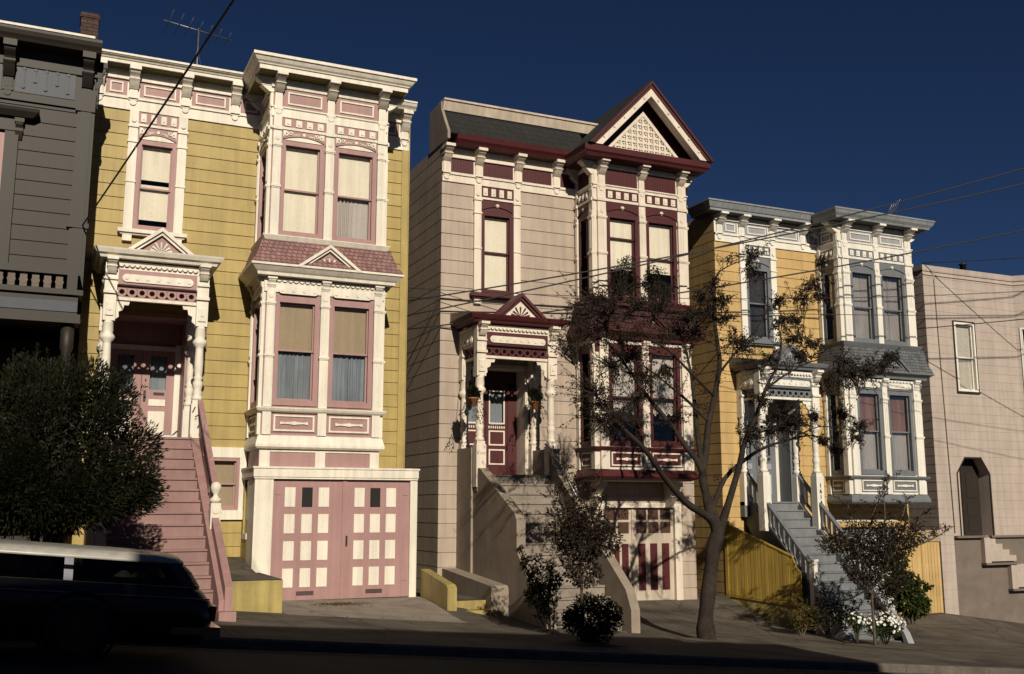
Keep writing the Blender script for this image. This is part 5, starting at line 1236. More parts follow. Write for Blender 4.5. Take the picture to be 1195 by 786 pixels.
TR = {
'trunk': [(11.39, 16.50, -2.62, 0.23), (11.39, 16.50, -2.45, 0.20), (11.37, 16.50, -2.06, 0.18), (11.45, 16.50, -1.55, 0.168), (11.59, 16.50, -0.78, 0.16), (11.72, 16.50, -0.39, 0.165)],
'A': [(11.68, 16.50, -0.45, 0.11), (11.50, 16.45, -0.17, 0.10), (10.82, 16.20, 0.12, 0.085), (10.13, 15.90, 0.61, 0.070), (9.59, 15.60, 1.03, 0.060), (8.98, 15.40, 1.41, 0.050), (8.63, 15.30, 1.67, 0.030)],
'B': [(11.70, 16.50, -0.45, 0.13), (11.50, 16.50, 0.06, 0.100), (11.51, 16.60, 0.52, 0.085), (11.39, 16.60, 0.87, 0.080), (11.19, 16.70, 1.18, 0.070), (10.88, 16.80, 1.64, 0.060), (10.49, 16.90, 2.11, 0.050), (10.20, 17.00, 2.56, 0.040), (9.96, 17.10, 2.93, 0.030), (9.65, 17.10, 3.24, 0.018)],
'C': [(11.51, 16.60, 0.55, 0.080), (11.54, 16.80, 1.33, 0.070), (11.63, 17.00, 1.82, 0.060), (11.78, 17.30, 2.49, 0.045), (11.83, 17.50, 3.01, 0.030), (11.78, 17.60, 3.46, 0.018)],
'D': [(11.74, 16.50, -0.45, 0.13), (11.60, 16.50, -0.02, 0.110), (11.47, 16.60, 0.55, 0.095), (11.64, 16.70, 1.13, 0.090), (11.79, 16.80, 1.67, 0.080), (11.96, 16.80, 2.24, 0.070), (12.10, 16.80, 2.84, 0.060), (12.06, 16.80, 3.33, 0.050), (12.07, 16.90, 3.99, 0.035), (12.14, 16.90, 4.62, 0.022), (12.43, 16.90, 4.89, 0.016), (12.87, 16.80, 5.08, 0.010)],
'D1': [(11.70, 16.70, 1.71, 0.045), (11.50, 17.00, 2.07, 0.038), (11.32, 17.30, 2.37, 0.030), (10.95, 17.60, 2.78, 0.022), (10.63, 17.80, 3.01, 0.014)],
'D2': [(11.95, 16.80, 2.20, 0.040), (11.24, 16.50, 2.56, 0.032), (10.52, 16.20, 2.94, 0.025), (9.92, 15.90, 3.08, 0.016), (9.52, 15.70, 3.38, 0.010)],
'D3': [(12.10, 16.80, 2.69, 0.035), (12.31, 16.50, 3.09, 0.025), (12.62, 16.20, 3.56, 0.016), (12.90, 16.00, 4.03, 0.010), (13.57, 15.90, 4.19, 0.007)],
'E': [(11.74, 16.50, -0.45, 0.13), (11.90, 16.40, 0.10, 0.090), (12.10, 16.30, 0.78, 0.075), (12.18, 16.20, 1.25, 0.065), (12.42, 16.10, 1.81, 0.055), (12.61, 16.00, 2.35, 0.045), (12.78, 15.90, 2.72, 0.030), (12.84, 15.80, 3.18, 0.020), (12.73, 15.80, 3.68, 0.012)],
'F': [(11.56, 16.50, -.1, 0.075), (12.06, 16.70, 0.59, 0.060), (12.80, 16.90, 1.03, 0.050), (13.41, 17.10, 1.26, 0.040), (14.15, 17.30, 1.43, 0.028), (14.99, 17.50, 1.56, 0.016), (15.65, 17.60, 1.36, 0.010)],
'G': [(12.63, 16.00, 2.32, 0.030), (13.10, 15.90, 2.64, 0.022), (13.64, 15.70, 2.88, 0.016), (14.21, 15.50, 2.80, 0.012), (14.67, 15.30, 2.68, 0.008)],
'H': [(12.44, 16.10, 1.45, 0.030), (12.61, 15.80, 1.51, 0.024), (12.87, 15.50, 1.48, 0.018), (13.12, 15.30, 1.25, 0.010)],
'I': [(13.10, 15.90, 2.60, 0.014), (13.49, 16.00, 3.25, 0.012), (13.81, 16.20, 3.92, 0.008), (14.26, 16.30, 4.51, 0.006)],
'J': [(14.15, 17.30, 1.43, 0.020), (14.77, 17.10, 1.71, 0.014), (15.28, 16.90, 1.67, 0.010), (15.63, 16.70, 1.58, 0.007)]}
CL = [(8.28, 15.90, 3.43, 0.33), (8.78, 16.10, 3.19, 0.37), (8.72, 15.60, 3.49, 0.27), (9.24, 16.00, 4.08, 0.24), (10.58, 16.70, 4.26, 0.27), (10.09, 16.90, 2.91, 0.38), (9.71, 17.00, 2.62, 0.36), (10.80, 17.60, 2.61, 0.27), (8.78, 15.60, 1.85, 0.37), (8.42, 15.40, 2.08, 0.27), (9.12, 15.60, 1.60, 0.36), (10.15, 16.80, 1.99, 0.22), (11.58, 17.50, 3.61, 0.37), (12.03, 17.40, 3.66, 0.30), (11.53, 17.10, 3.84, 0.22), (10.34, 16.10, 2.48, 0.13), (10.67, 16.20, 1.69, 0.13), (10.07, 15.70, 3.69, 0.22), (9.52, 15.70, 3.70, 0.27), (8.61, 15.40, 1.43, 0.27), (7.96, 15.70, 2.91, 0.15), (10.03, 17.00, 3.25, 0.30), (8.72, 15.90, 3.86, 0.15), (12.09, 16.90, 4.43, 0.21), (11.91, 16.90, 3.94, 0.22), (12.29, 16.80, 3.78, 0.19), (12.38, 16.70, 3.37, 0.19), (12.48, 16.50, 3.17, 0.25), (13.01, 16.80, 5.18, 0.19), (13.03, 16.80, 4.80, 0.15), (12.26, 16.80, 4.16, 0.15), (11.78, 17.00, 4.25, 0.15), (12.97, 16.00, 4.07, 0.12), (12.95, 15.90, 3.63, 0.13), (13.61, 16.00, 4.16, 0.19), (13.46, 16.10, 3.75, 0.18), (14.11, 16.30, 4.58, 0.18), (14.29, 16.30, 4.33, 0.13), (13.29, 16.00, 3.37, 0.16), (14.36, 16.30, 5.12, 0.09), (12.56, 15.90, 2.87, 0.18), (12.59, 15.90, 1.52, 0.30), (12.77, 15.80, 1.88, 0.18), (12.33, 16.10, 1.36, 0.18), (12.97, 15.60, 1.67, 0.18), (14.84, 17.30, 1.98, 0.12), (15.21, 17.50, 1.44, 0.12), (14.59, 15.40, 2.72, 0.30), (14.94, 15.30, 2.83, 0.18), (14.30, 15.50, 2.52, 0.25), (14.18, 15.60, 2.90, 0.18), (15.52, 16.70, 1.72, 0.16), (15.43, 16.70, 1.43, 0.12), (15.30, 16.90, 2.00, 0.18), (13.90, 16.10, 3.26, 0.15), (13.88, 15.60, 2.37, 0.18), (15.64, 17.60, 1.27, 0.12), (13.39, 15.90, 2.97, 0.12), (15.14, 15.30, 3.05, 0.10), (12.50, 16.00, 2.10, 0.13)]
SC = 17.2 / 16.5
TR = {k: [(p[0] * SC, p[1] * SC, p[2] * SC, p[3] * SC * (.82 if k == 'trunk' else .76)) for p in l] for k, l in TR.items()}; CL = [tuple(q * SC for q in p) for p in CL]
TR['trunk'][0] = (11.87, 17.2, -2.75, .25); TR['trunk'][1] = (11.87, 17.2, -2.52, .215)
def smooth(pts, k=4):
    """Catmull-Rom through the authored joints, with a little natural wobble"""
    P = [Vector(p[:3]) for p in pts]; Rr = [p[3] for p in pts]; out = []; rad = []
    for i in range(len(P) - 1):
        p0, p1, p2, p3 = P[max(i - 1, 0)], P[i], P[i + 1], P[min(i + 2, len(P) - 1)]
        for j in range(k):
            t = j / k; out.append(.5 * ((2 * p1) + (-p0 + p2) * t + (2 * p0 - 5 * p1 + 4 * p2 - p3) * t * t + (-p0 + 3 * p1 - 3 * p2 + p3) * t ** 3)); rad.append(Rr[i] * (1 - t) + Rr[i + 1] * t)
    out.append(P[-1]); rad.append(Rr[-1]); return out, rad
def street_tree():
    rn = random.Random(3)
    root = thing('street_tree', 'slender forked street tree with sparse dark leaves before the beige and golden houses', 'tree', (11.87, 17.2, gz(11.87, 17.2)))
    m = MB(); ptsall = []
    for k, l in TR.items():
        p, r = smooth(l); r = [x * (1 + .07 * math.sin(i * 1.3 + len(k))) for i, x in enumerate(r)]
        (m.tube(p, r, n=12 if k == 'trunk' else 8)) if k == 'trunk' else None
        if k != 'trunk': ptsall += [(q, x) for q, x in zip(p, r)]
    m.tube([(12.08, 17.2, -.84), (12.2, 17.2, -.52), (12.22, 17.2, -.2)], [.135, .14, .05], n=10)
    t = m.build('trunk', 'bark', root)
    m = MB()
    for k, l in TR.items():
        if k != 'trunk': p, r = smooth(l); m.tube(p, r, n=8)
    V, Fc = [], []
    for (x, y, z, r) in CL:
        c = Vector((x, y, z)); q, rr = min(ptsall, key=lambda a: (a[0] - c).length - (0 if a[1] < .06 else -.6))
        for j in range(12 + int(r * 75)):       # twigs fan from the nearest limb into each spray
            v = rvec(rn); e = c + Vector((rn.gauss(0, .75), rn.gauss(0, .75), rn.gauss(0, .62))) * r * 1.15; mid = q.lerp(e, .55) + rvec(rn) * .08
            s0 = q if j < 2 else c.lerp(q, .35) + rvec(rn) * .05
            m.tube([s0, mid if j < 2 else s0.lerp(e, .5) + rvec(rn) * .04, e], [min(.010, rr), .006, .002], n=4, cap=False)
            d0 = (e - s0)
            for i in range(rn.randint(13, 24)):
                u = rn.uniform(.35, 1.03); p = s0.lerp(e, u) + rvec(rn) * .045
                d = d0.normalized() * .6 + rvec(rn) + Vector((0, 0, -.5)); k = rn.uniform(.6, 1.2); leaf_quad(V, Fc, p, d, .068 * k, .024 * k, rvec(rn))
    # stray sprays along the thin limbs
    for _ in range(260):
        q, rr = rn.choice([a for a in ptsall if a[1] < .05]); e = q + rvec(rn) * rn.uniform(.2, .6) + Vector((0, 0, .2)); m.tube([q, q.lerp(e, .5) + rvec(rn) * .05, e], [min(.008, rr), .005, .002], n=4, cap=False)
        for i in range(rn.choice((4, 12, 20))): leaf_quad(V, Fc, q.lerp(e, rn.uniform(.4, 1)) + rvec(rn) * .06, rvec(rn), .062, .024, rvec(rn))
    m.build('branches', 'bark', root)
    build_leaves('crown', V, Fc, 'leaf', root)
street_tree()
def big_bush():
    rn = random.Random(5)
    cx, cy, cz = .05, 16.15, .30
    root = thing('rounded_tree', 'dense dark rounded evergreen between the parked wagon and the mauve stairs', 'tree', (cx, cy, gz(cx, cy)))
    m = MB()
    for i in range(5):
        a = i * 1.3; e = Vector((cx + .7 * math.cos(a), cy + .6 * math.sin(a), cz + .2 * math.sin(i * 2)))
        p, r = smooth([(cx + .05 * i, cy + .04 * math.sin(a), gz(cx, cy) - .1, .07), (cx + .1 * math.cos(a), cy + .1 * math.sin(a), -.6, .06), (e.x * .5 + cx * .5, e.y * .5 + cy * .5, .2, .05), (e.x, e.y, e.z, .02)]); m.tube(p, r, n=7)
    m.build('trunk', 'bark', root)
    V, Fc = [], []
    lobes = []
    for _ in range(150):
        v = rvec(rn).normalized(); q = 1.0 if v.z > -.35 else .9
        q *= rn.uniform(.95, 1.03); lobes.append((Vector((cx + v.x * 1.30 * q, cy + v.y * 1.0 * q, cz + v.z * (1.72 if v.z > 0 else .45) * q)), v, rn.uniform(.24, .33)))
    for c, v, r in lobes:
        for _ in range(300):
            w = rvec(rn); p = c + w * r; d = v * .9 + w.normalized() * .7 + rvec(rn) * .5 + Vector((0, 0, .35)); k = rn.uniform(.7, 1.2); leaf_quad(V, Fc, p, d, .078 * k, .022 * k, rvec(rn))
    for _ in range(26):      # stray shoots break the outline
        v = rvec(rn).normalized(); 
        if v.z < -.4: v.z *= -1
        s0 = Vector((cx + v.x * 1.4, cy + v.y * 1.1, cz + v.z * 1.85)); e = s0 + (v + Vector((0, 0, .6)) + rvec(rn) * .5).normalized() * rn.uniform(.15, .38)
        for i in range(16): leaf_quad(V, Fc, s0.lerp(e, rn.random()) + rvec(rn) * .02, (e - s0).normalized() * .7 + rvec(rn), .075, .022, rvec(rn))
    for _ in range(9000):
        w = rvec(rn); p = Vector((cx + w.x * 1.25, cy + w.y * .95, cz + w.z * (1.6 if w.z > 0 else .4))); leaf_quad(V, Fc, p, rvec(rn), .12, .05, rvec(rn))
    build_leaves('crown', V, Fc, 'leaf_bush', root)
big_bush()
def shrub(name, label, cat, stems, mat, leaf=(.07, .03), dens=26, spread=.16, seed=1, group=None, extra=(), thick=.02, stemm='twig', sc=1.0):
    stems = [[tuple(v * sc for v in q) for q in st] for st in stems]; extra = [(tuple(v * sc for v in c), r * sc, n) for c, r, n in extra]
    rn = random.Random(seed); b = stems[0][0]
    root = thing(name, label, cat, (b[0], b[1], gz(b[0], b[1])), group); m = MB(); V, Fc = [], []
    for st in stems:
        k = len(st); p, r = smooth([(*q, thick * (1 - .8 * i / (k - 1))) for i, q in enumerate(st)], 5); m.tube(p, r, n=6)
        for i, q in enumerate(p):
            if i < len(p) * .25: continue
            for _ in range(2):
                e = q + Vector((rn.gauss(0, 1), rn.gauss(0, 1), rn.uniform(.1, 1.3))).normalized() * spread * rn.uniform(.6, 2.2); m.tube([q, q.lerp(e, .5) + rvec(rn) * .02, e], [.006, .004, .002], n=4, cap=False)
                for _ in range(dens):
                    u = rn.random(); w = q.lerp(e, u) + rvec(rn) * .05; kk = rn.uniform(.6, 1.2); leaf_quad(V, Fc, w, (e - q).normalized() + rvec(rn), leaf[0] * kk, leaf[1] * kk, rvec(rn))
    for c, r, n in extra: blob_leaves(rn, V, Fc, c, r, n, leaf[0], leaf[1])
    m.build('stems', stemm, root); build_leaves('foliage', V, Fc, mat, root); return root
shrub('shrub', 'leaning leggy shrub with pale leaves at the foot of the beige stairs', 'shrub', [
    [(8.72, 17.6, -2.33), (8.55, 17.6, -1.75), (8.28, 17.6, -1.2), (8.03, 17.55, -.75)], [(8.72, 17.6, -2.33), (8.62, 17.5, -1.7), (8.62, 17.4, -1.25), (8.55, 17.4, -.95)], [(8.75, 17.6, -2.33), (8.78, 17.6, -1.8), (8.72, 17.7, -1.4)], [(8.70, 17.6, -2.33), (8.50, 17.7, -1.9), (8.35, 17.7, -1.5)]], 'leaf_pale', dens=17, seed=4, spread=.13,
    extra=[((8.60, 17.6, -1.3), .3, 700), ((8.45, 17.6, -1.6), .25, 350), ((8.3, 17.6, -1.0), .2, 200)])
shrub('sapling', 'leafy sapling with upright twigs in front of the beige house stairs', 'young tree', sc=.905, stems=[
    [(9.16, 17.2, -2.45), (9.15, 17.2, -1.5), (9.12, 17.2, -.6), (9.05, 17.2, .05), (8.80, 17.2, .75)], [(9.14, 17.2, -1.0), (8.8, 17.1, -.5), (8.55, 17.1, -.1)], [(9.14, 17.2, -.9), (9.4, 17.2, -.4), (9.62, 17.2, .2)], [(9.14, 17.2, -1.2), (9.5, 17.3, -.8), (9.85, 17.3, -.3)],
    [(9.1, 17.2, -.5), (8.85, 17.3, .05), (8.75, 17.3, .35)], [(9.14, 17.2, -.8), (9.2, 17.0, -.2), (9.3, 17.0, .3)], [(9.15, 17.2, -1.4), (8.85, 17.2, -1.1), (8.65, 17.3, -.75)]], mat='leaf', dens=16, seed=8, spread=.15, thick=.03,
    extra=[((9.15, 17.2, -.55), .45, 1700), ((9.0, 17.2, -.1), .33, 600), ((9.4, 17.2, -.35), .35, 700), ((9.2, 17.2, -1.15), .34, 700), ((9.65, 17.2, -.6), .35, 500), ((8.75, 17.2, -.4), .3, 400)])
def ball_shrub(name, label, c, r, mat, n, sz=.7, flowers=0, leaf=(.05, .022), seed=2):
    rn = random.Random(seed); c = Vector(c); root = thing(name, label, 'shrub', (c.x, c.y, gz(c.x, c.y))); m = MB()
    for i in range(6):
        a = i * 1.05; m.tube([(c.x, c.y, gz(c.x, c.y) - .03), (c.x + .3 * r * math.cos(a), c.y + .3 * r * math.sin(a), c.z - r * .4), (c.x + .7 * r * math.cos(a), c.y + .7 * r * math.sin(a), c.z + .1)], [.015, .011, .005], n=5)
    m.build('stems', 'twig', root); V, Fc = [], []
    for _ in range(26):
        v = rvec(rn).normalized(); blob_leaves(rn, V, Fc, (c.x + v.x * r * .78, c.y + v.y * r * .7, c.z + v.z * r * sz * .78), r * .3, n // 36, *leaf, sz=.9, droop=0)
    blob_leaves(rn, V, Fc, c, r * .85, n // 4, leaf[0] * 1.2, leaf[1] * 1.3, sz=sz, droop=0)
    build_leaves('foliage', V, Fc, mat, root)
    if flowers:
        V, Fc = [], []
        for _ in range(flowers):
            v = rvec(rn).normalized()
            if v.z < -.3: v.z *= -1
            p = c + Vector((v.x * r * 1.0, v.y * r * .95, v.z * r * sz * 1.05)) + rvec(rn) * .05; nrm = (v + rvec(rn) * .4 + Vector((0, -.4, .2))).normalized(); t = nrm.orthogonal().normalized(); b = nrm.cross(t)
            for k in range(6):
                a = k * math.pi / 3; d = t * math.cos(a) + b * math.sin(a); leaf_quad(V, Fc, p, d + nrm * .25, .036, .026, nrm)
        build_leaves('flower', V, Fc, 'petal', root)['kind'] = 'stuff'
    return root
ball_shrub('round_shrub', 'clipped ball-shaped dark shrub beside the sapling trunk on the pavement edge', (8.49, 15.64, -1.80), .55, 'leaf_bush', 7000, sz=.62)
ball_shrub('flowering_shrub', 'low bush covered in white flowers at the foot of the grey-blue stairs', (16.98, 17.85, -2.52), .44, 'leaf_green', 3000, sz=.62, flowers=150, seed=6)
ball_shrub('flowering_shrub', 'small clump of white flowers left of the larger white flowering bush', (16.28, 17.95, -2.42), .22, 'leaf_green', 900, sz=.8, flowers=38, seed=9, leaf=(.045, .02))
shrub('sapling', 'spreading leafy sapling in front of the grey-blue bay, above the white flowers', 'young tree', [
    [(16.45, 17.6, -2.95), (16.44, 17.6, -1.8), (16.45, 17.6, -.9), (16.6, 17.6, -.1), (17.16, 17.6, .65)], [(16.45, 17.6, -1.5), (16.0, 17.5, -.9), (15.5, 17.5, -.6), (15.15, 17.5, -.8)], [(16.45, 17.6, -1.7), (17.0, 17.6, -1.1), (17.6, 17.6, -.6), (18.1, 17.6, -.1)],
    [(16.45, 17.6, -1.3), (16.2, 17.7, -.6), (16.0, 17.7, .1)], [(16.45, 17.6, -1.2), (17.1, 17.5, -.6), (17.5, 17.5, .2)], [(17.2, 17.6, -.9), (18.0, 17.6, -.75), (18.72, 17.6, -.5)], [(16.45, 17.6, -1.8), (15.95, 17.6, -1.4), (15.7, 17.6, -1.1)], [(16.45, 17.6, -1.0), (16.7, 17.4, -.4), (16.75, 17.4, .35)]], 'leaf', dens=15, seed=12, spread=.17, thick=.035,
    extra=[((16.5, 17.6, -.7), .6, 2200), ((17.1, 17.6, -.7), .52, 1600), ((16.3, 17.6, -1.3), .42, 1000), ((16.9, 17.6, -1.4), .5, 1300), ((15.9, 17.6, -.7), .42, 800), ((17.6, 17.6, -.55), .35, 500), ((16.7, 17.6, -1.9), .3, 450), ((15.4, 17.6, -.75), .25, 260)])
shrub('climbing_shrub', 'green creeper mound against the right side of the grey-blue stairs', 'shrub', [
    [(20.5, 20.6, -2.9), (20.4, 20.6, -2.2), (20.1, 20.6, -1.5), (19.95, 20.6, -1.0)], [(20.6, 20.6, -2.9), (20.7, 20.5, -2.4), (20.9, 20.5, -2.0)], [(20.4, 20.6, -2.9), (20.1, 20.6, -2.3), (19.95, 20.5, -1.9)]], 'leaf_green', leaf=(.10, .07), dens=22, seed=20, spread=.2,
    extra=[((20.25, 20.6, -1.9), .42, 900), ((20.5, 20.5, -2.4), .40, 900), ((20.05, 20.6, -1.3), .32, 450)])
shrub('shrub', 'yellowing weedy shrub beside the end of the mustard fence', 'shrub', [
    [(15.66, 19.0, -2.85), (15.68, 19.0, -2.4), (15.7, 19.0, -2.0)], [(15.66, 19.0, -2.85), (15.85, 19.0, -2.5), (15.95, 19.0, -2.2)], [(15.66, 19.0, -2.85), (15.5, 19.0, -2.5), (15.4, 19.0, -2.3)]], 'leaf_yellow', dens=16, seed=22, spread=.14, extra=[((15.7, 19.0, -2.35), .26, 380)])
shrub('shrub', 'dark ragged shrub leaning on the lower wing of the grey-blue stairs', 'shrub', [
    [(16.35, 18.9, -2.95), (16.4, 18.9, -2.4), (16.3, 18.9, -1.9)], [(16.35, 18.9, -2.95), (16.7, 18.8, -2.5), (16.95, 18.7, -2.1)], [(16.35, 18.9, -2.95), (16.1, 18.9, -2.6), (16.0, 18.9, -2.3)]], 'leaf_bush', dens=18, seed=25, spread=.18, extra=[((16.4, 18.9, -2.3), .38, 700), ((16.75, 18.75, -2.35), .25, 350)])
# pots on the beige bay's skirt roof, hanging baskets in its porch
def potted(name, label, x, y, z, r, hgt, seed, group, hang=False):
    rn = random.Random(seed); root = thing(name, label, 'potted plant', (x, y, z), group)
    m = MB(); m.lathe(x, y, [(.075, z), (.11, z + .16), (.125, z + .165), (.125, z + .19), (.10, z + .19)], n=12); m.build('pot', 'terracotta', root)
    V, Fc = [], []
    for i in range(14):
        v = rvec(rn); blob_leaves(rn, V, Fc, (x + v.x * r * .6, y + v.y * r * .5, z + .2 + hgt * (.5 + .42 * v.z)), r * .45, 90, .07, .032, sz=1.1)
    if hang:
        for i in range(9):
            a = i * .7; 
            for j in range(14): leaf_quad(V, Fc, Vector((x + (r + .02 * j) * math.cos(a) * .8, y + r * math.sin(a) * .7, z + .2 - .03 * j)) + rvec(rn) * .03, rvec(rn) + Vector((0, 0, -1)), .06, .03, rvec(rn))
        m = MB()
        for a in (0, 2.1, 4.2): m.tube([(x + .12 * math.cos(a), y + .12 * math.sin(a), z + .18), (x, y, z + 1.0)], .004, n=4)
        m.tube([(x, y, z + 1.0), (x, y, hang)], .005, n=4); m.build('hanger', 'iron', root)
    m = MB(); 
    for i in range(5): m.tube([(x, y, z + .15), (x + .3 * r * math.cos(i * 1.3), y + .3 * r * math.sin(i * 1.3), z + .2 + hgt * .6)], .008, n=4)
    m.build('stems', 'twig', root); build_leaves('foliage', V, Fc, 'leaf_bush', root)
m = MB(); fy = front(21.78); m.fb(fy, 12.45, 14.6, -.12, .14, 4.98, 5.03)
ob = m.build('window_shelf', 'maroon'); tag(ob, 'narrow maroon plant shelf under the upper bay windows of the maroon-gabled house', 'shelf'); base_at(ob, (13.5, 21.75, 4.98))
PG = 'potted plants outside the upper bay windows of the beige house'
potted('potted_plant', 'bushy potted plant outside the left upper bay window of the beige house', 12.86, 21.72, 5.03, .34, 1.15, 31, PG)
potted('potted_plant', 'bushy potted plant outside the right upper bay window of the beige house', 13.80, 21.72, 5.03, .36, .95, 32, PG)
potted('hanging_basket', 'hanging plant in an orange pot at the left side of the maroon-roofed porch', 8.72, 21.85 - .35, 2.30, .16, .2, 33, 'hanging baskets of the maroon-roofed porch', hang=4.28)
potted('hanging_basket', 'hanging plant in an orange pot between the right columns of the maroon-roofed porch', 10.55, 22.1, 2.35, .2, .25, 34, 'hanging baskets of the maroon-roofed porch', hang=4.26)
# leaves blown onto the driveway and pavement
rn = random.Random(77); V, Fc = [], []
for _ in range(420):
    if rn.random() < .6: x, y = rn.gauss(5.55, .28), rn.gauss(20.6, .12)
    else: x, y = rn.uniform(3, 26), rn.uniform(17, 21)
    if 8.4 < x < 11.2 or 16.4 < x < 20 or (x > 22 and y > 22): continue
    if x < 9 and x > 7.4 and y > 19.7: continue
    p = Vector((x, y, gz(x, y) + .012)); leaf_quad(V, Fc, p, Vector((rn.uniform(-1, 1), rn.uniform(-1, 1), rn.uniform(0, .2))), .06, .035, Vector((0, 0, 1)) + rvec(rn) * .4)
o = build_leaves('fallen_leaves', V, Fc, 'dryleaf', None); tag(o, 'dry brown leaves blown into a small pile on the driveway cement', 'leaves'); o['kind'] = 'stuff'
m = MB()
for i in range(5): m.box(1.98 + .03 * i, 2.28 + .02 * i, 21.55 + .02 * i, 21.7, 1.402 + .012 * i, 1.412 + .012 * i)
m.extr([(2.2, 21.6, 1.41), (2.35, 21.62, 1.56), (2.36, 21.64, 1.56), (2.21, 21.66, 1.41)], (.04, .12, 0))
o = m.build('newspaper', 'paper'); tag(o, 'folded newspaper lying on the mauve porch landing', 'newspaper'); base_at(o, (2.15, 21.6, 1.4))

# ------------------------------------------------------------------ station wagon
def wagon():
    root = thing('station_wagon', 'black station wagon with a cream roof parked at the kerb, rear end showing', 'car', (0, 0, 0))
    def loft(m, rings, cap0=True, cap1=True):
        i0 = len(m.v); n = None
        for (z, x0, x1, y0, y1, r) in rings:
            P = []
            for (cx, cy, a0) in ((x1 - r, y1 - r, 0), (x0 + r, y1 - r, 90), (x0 + r, y0 + r, 180), (x1 - r, y0 + r, 270)):
                for j in range(5): t = R(a0 + 22.5 * j); P.append((cx + r * math.cos(t), cy + r * math.sin(t), z))
            n = len(P); m.v += P
        for k in range(len(rings) - 1):
            for j in range(n):
                a = i0 + k * n + j; b = i0 + k * n + (j + 1) % n; m.sm.add(len(m.f)); m.f.append((a, b, b + n, a + n))
        if cap0: m.f.append(tuple(range(i0, i0 + n)))
        if cap1: m.f.append(tuple(range(i0 + (len(rings) - 1) * n, i0 + len(rings) * n)))
    m = MB(); loft(m, [(.24, -5.0, -.12, .07, 1.85, .12), (.34, -5.12, -.03, .02, 1.90, .16), (.55, -5.16, 0, 0, 1.92, .18), (.70, -5.14, -.04, .02, 1.90, .18), (.725, -5.12, -.07, .04, 1.88, .18), (.80, -5.0, -.13, .06, 1.86, .22), (.84, -4.9, -.18, .09, 1.83, .25)])
    b = m.build('body', 'carpaint', root)
    s = front(0)
    for x in (-1.38, -4.2): m = MB(); m.ring(s, x, .36, .37, .40, -.01, .015, seg=24); m.build('wheel_arch', 'carpaint', root)
    m = MB(); loft(m, [(.84, -4.0, -.16, .10, 1.82, .2), (1.00, -3.55, -.27, .16, 1.76, .2), (1.09, -3.25, -.38, .20, 1.72, .2)], False, False); m.build('window_glass', 'car_glass', root)
    m = MB(); loft(m, [(1.08, -3.25, -.36, .185, 1.735, .2), (1.11, -3.2, -.37, .19, 1.73, .2), (1.155, -3.12, -.42, .24, 1.68, .25), (1.18, -2.95, -.58, .40, 1.52, .3), (1.19, -2.6, -1.1, .7, 1.2, .2)]); m.build('roof', 'carwhite', root)
    m = MB()
    def post(xa, xb, w, nm, mt, y0=.095, y1=.195):
        m = MB(); m.extr([(xa, y0, .83), (xa - w, y0, .83), (xb - w, y1, 1.09), (xb, y1, 1.09)], (0, .02, 0)); m.build(nm, mt, root); m = MB()
        m.extr([(xa, 1.92 - y0, .83), (xa - w, 1.92 - y0, .83), (xb - w, 1.92 - y1, 1.09), (xb, 1.92 - y1, 1.09)], (0, -.02, 0)); m.build(nm, mt, root)
    for a in ((-1.50, -1.52, .09, 'door_pillar', 'chrome'), (-.22, -.42, .14, 'pillar', 'carpaint'), (-2.66, -2.66, .07, 'pillar', 'carpaint'), (-3.86, -3.2, .07, 'pillar', 'carpaint')):
        post(*a)
    m = MB(); m.fb(s, -5.0, -.08, -.045, -.02, .725, .74); m.fb(s, -4.0, -.25, -.11, -.085, .84, .85); m.build('side_moulding', 'chrome', root)
    m = MB(); m.box(-.1, .08, .03, 1.89, .34, .44); m.box(-.45, -.05, .0, .03, .35, .43); m.build('rear_bumper', 'chrome', root)
    m = MB(); m.box(-5.28, -5.1, .03, 1.89, .34, .44); m.build('front_bumper', 'chrome', root)
    for y in (.06, 1.62): m = MB(); m.box(-.03, .012, y, y + .24, .5, .66); m.build('tail_light', 'redlens', root)
    for y in (.10, 1.6): m = MB(); m.box(-5.175, -5.13, y, y + .2, .52, .68); m.build('headlight', 'chrome', root)
    m = MB()
    for x in (-1.9, -3.0): m.box(x - .12, x + .02, .3, 1.62, .84, 1.10); 
    m.box(-3.6, -.3, .2, 1.72, .80, .845); m.build('seat', 'dark', root)
    for x in (-1.38, -4.2):
        for y0, sg in ((-.005, 1), (1.925, -1)):
            m = MB(); f = Fr(0, y0, sg, 0)
            for k in range(24):
                pass
            c = Vector((x, y0, .33)); prof = [(.20, 0), (.31, 0), (.335, .03), (.335, .17), (.30, .19)]
            i0 = 0; nn = 24
            for r_, d in prof:
                for j in range(nn): t = 2 * math.pi * j / nn; m.v.append((x + r_ * math.cos(t), y0 + sg * d, .33 + r_ * math.sin(t)))
            for k in range(len(prof) - 1):
                for j in range(nn): a = k * nn + j; b2 = k * nn + (j + 1) % nn; m.sm.add(len(m.f)); m.f.append((a, b2, b2 + nn, a + nn))
            w = m.build('wheel', 'rubber', root)
            m = MB(); f = front(y0); sgn = 1 if sg == 1 else -1
            m.disc(f, x, .33, .20, -.04 * sgn, -.01 * sgn, seg=20); m.disc(f, x, .33, .09, -.01 * sgn, .015 * sgn, seg=16); m.ring(f, x, .33, .17, .2, -.01 * sgn, .008 * sgn, seg=20); m.build('hubcap', 'hub', w)
    root.location = (1.76, 11.95, crown(1.9, 12.4) + .0); root.rotation_euler = (0, math.atan(.088), 0)
    m = MB(); rn = random.Random(2)
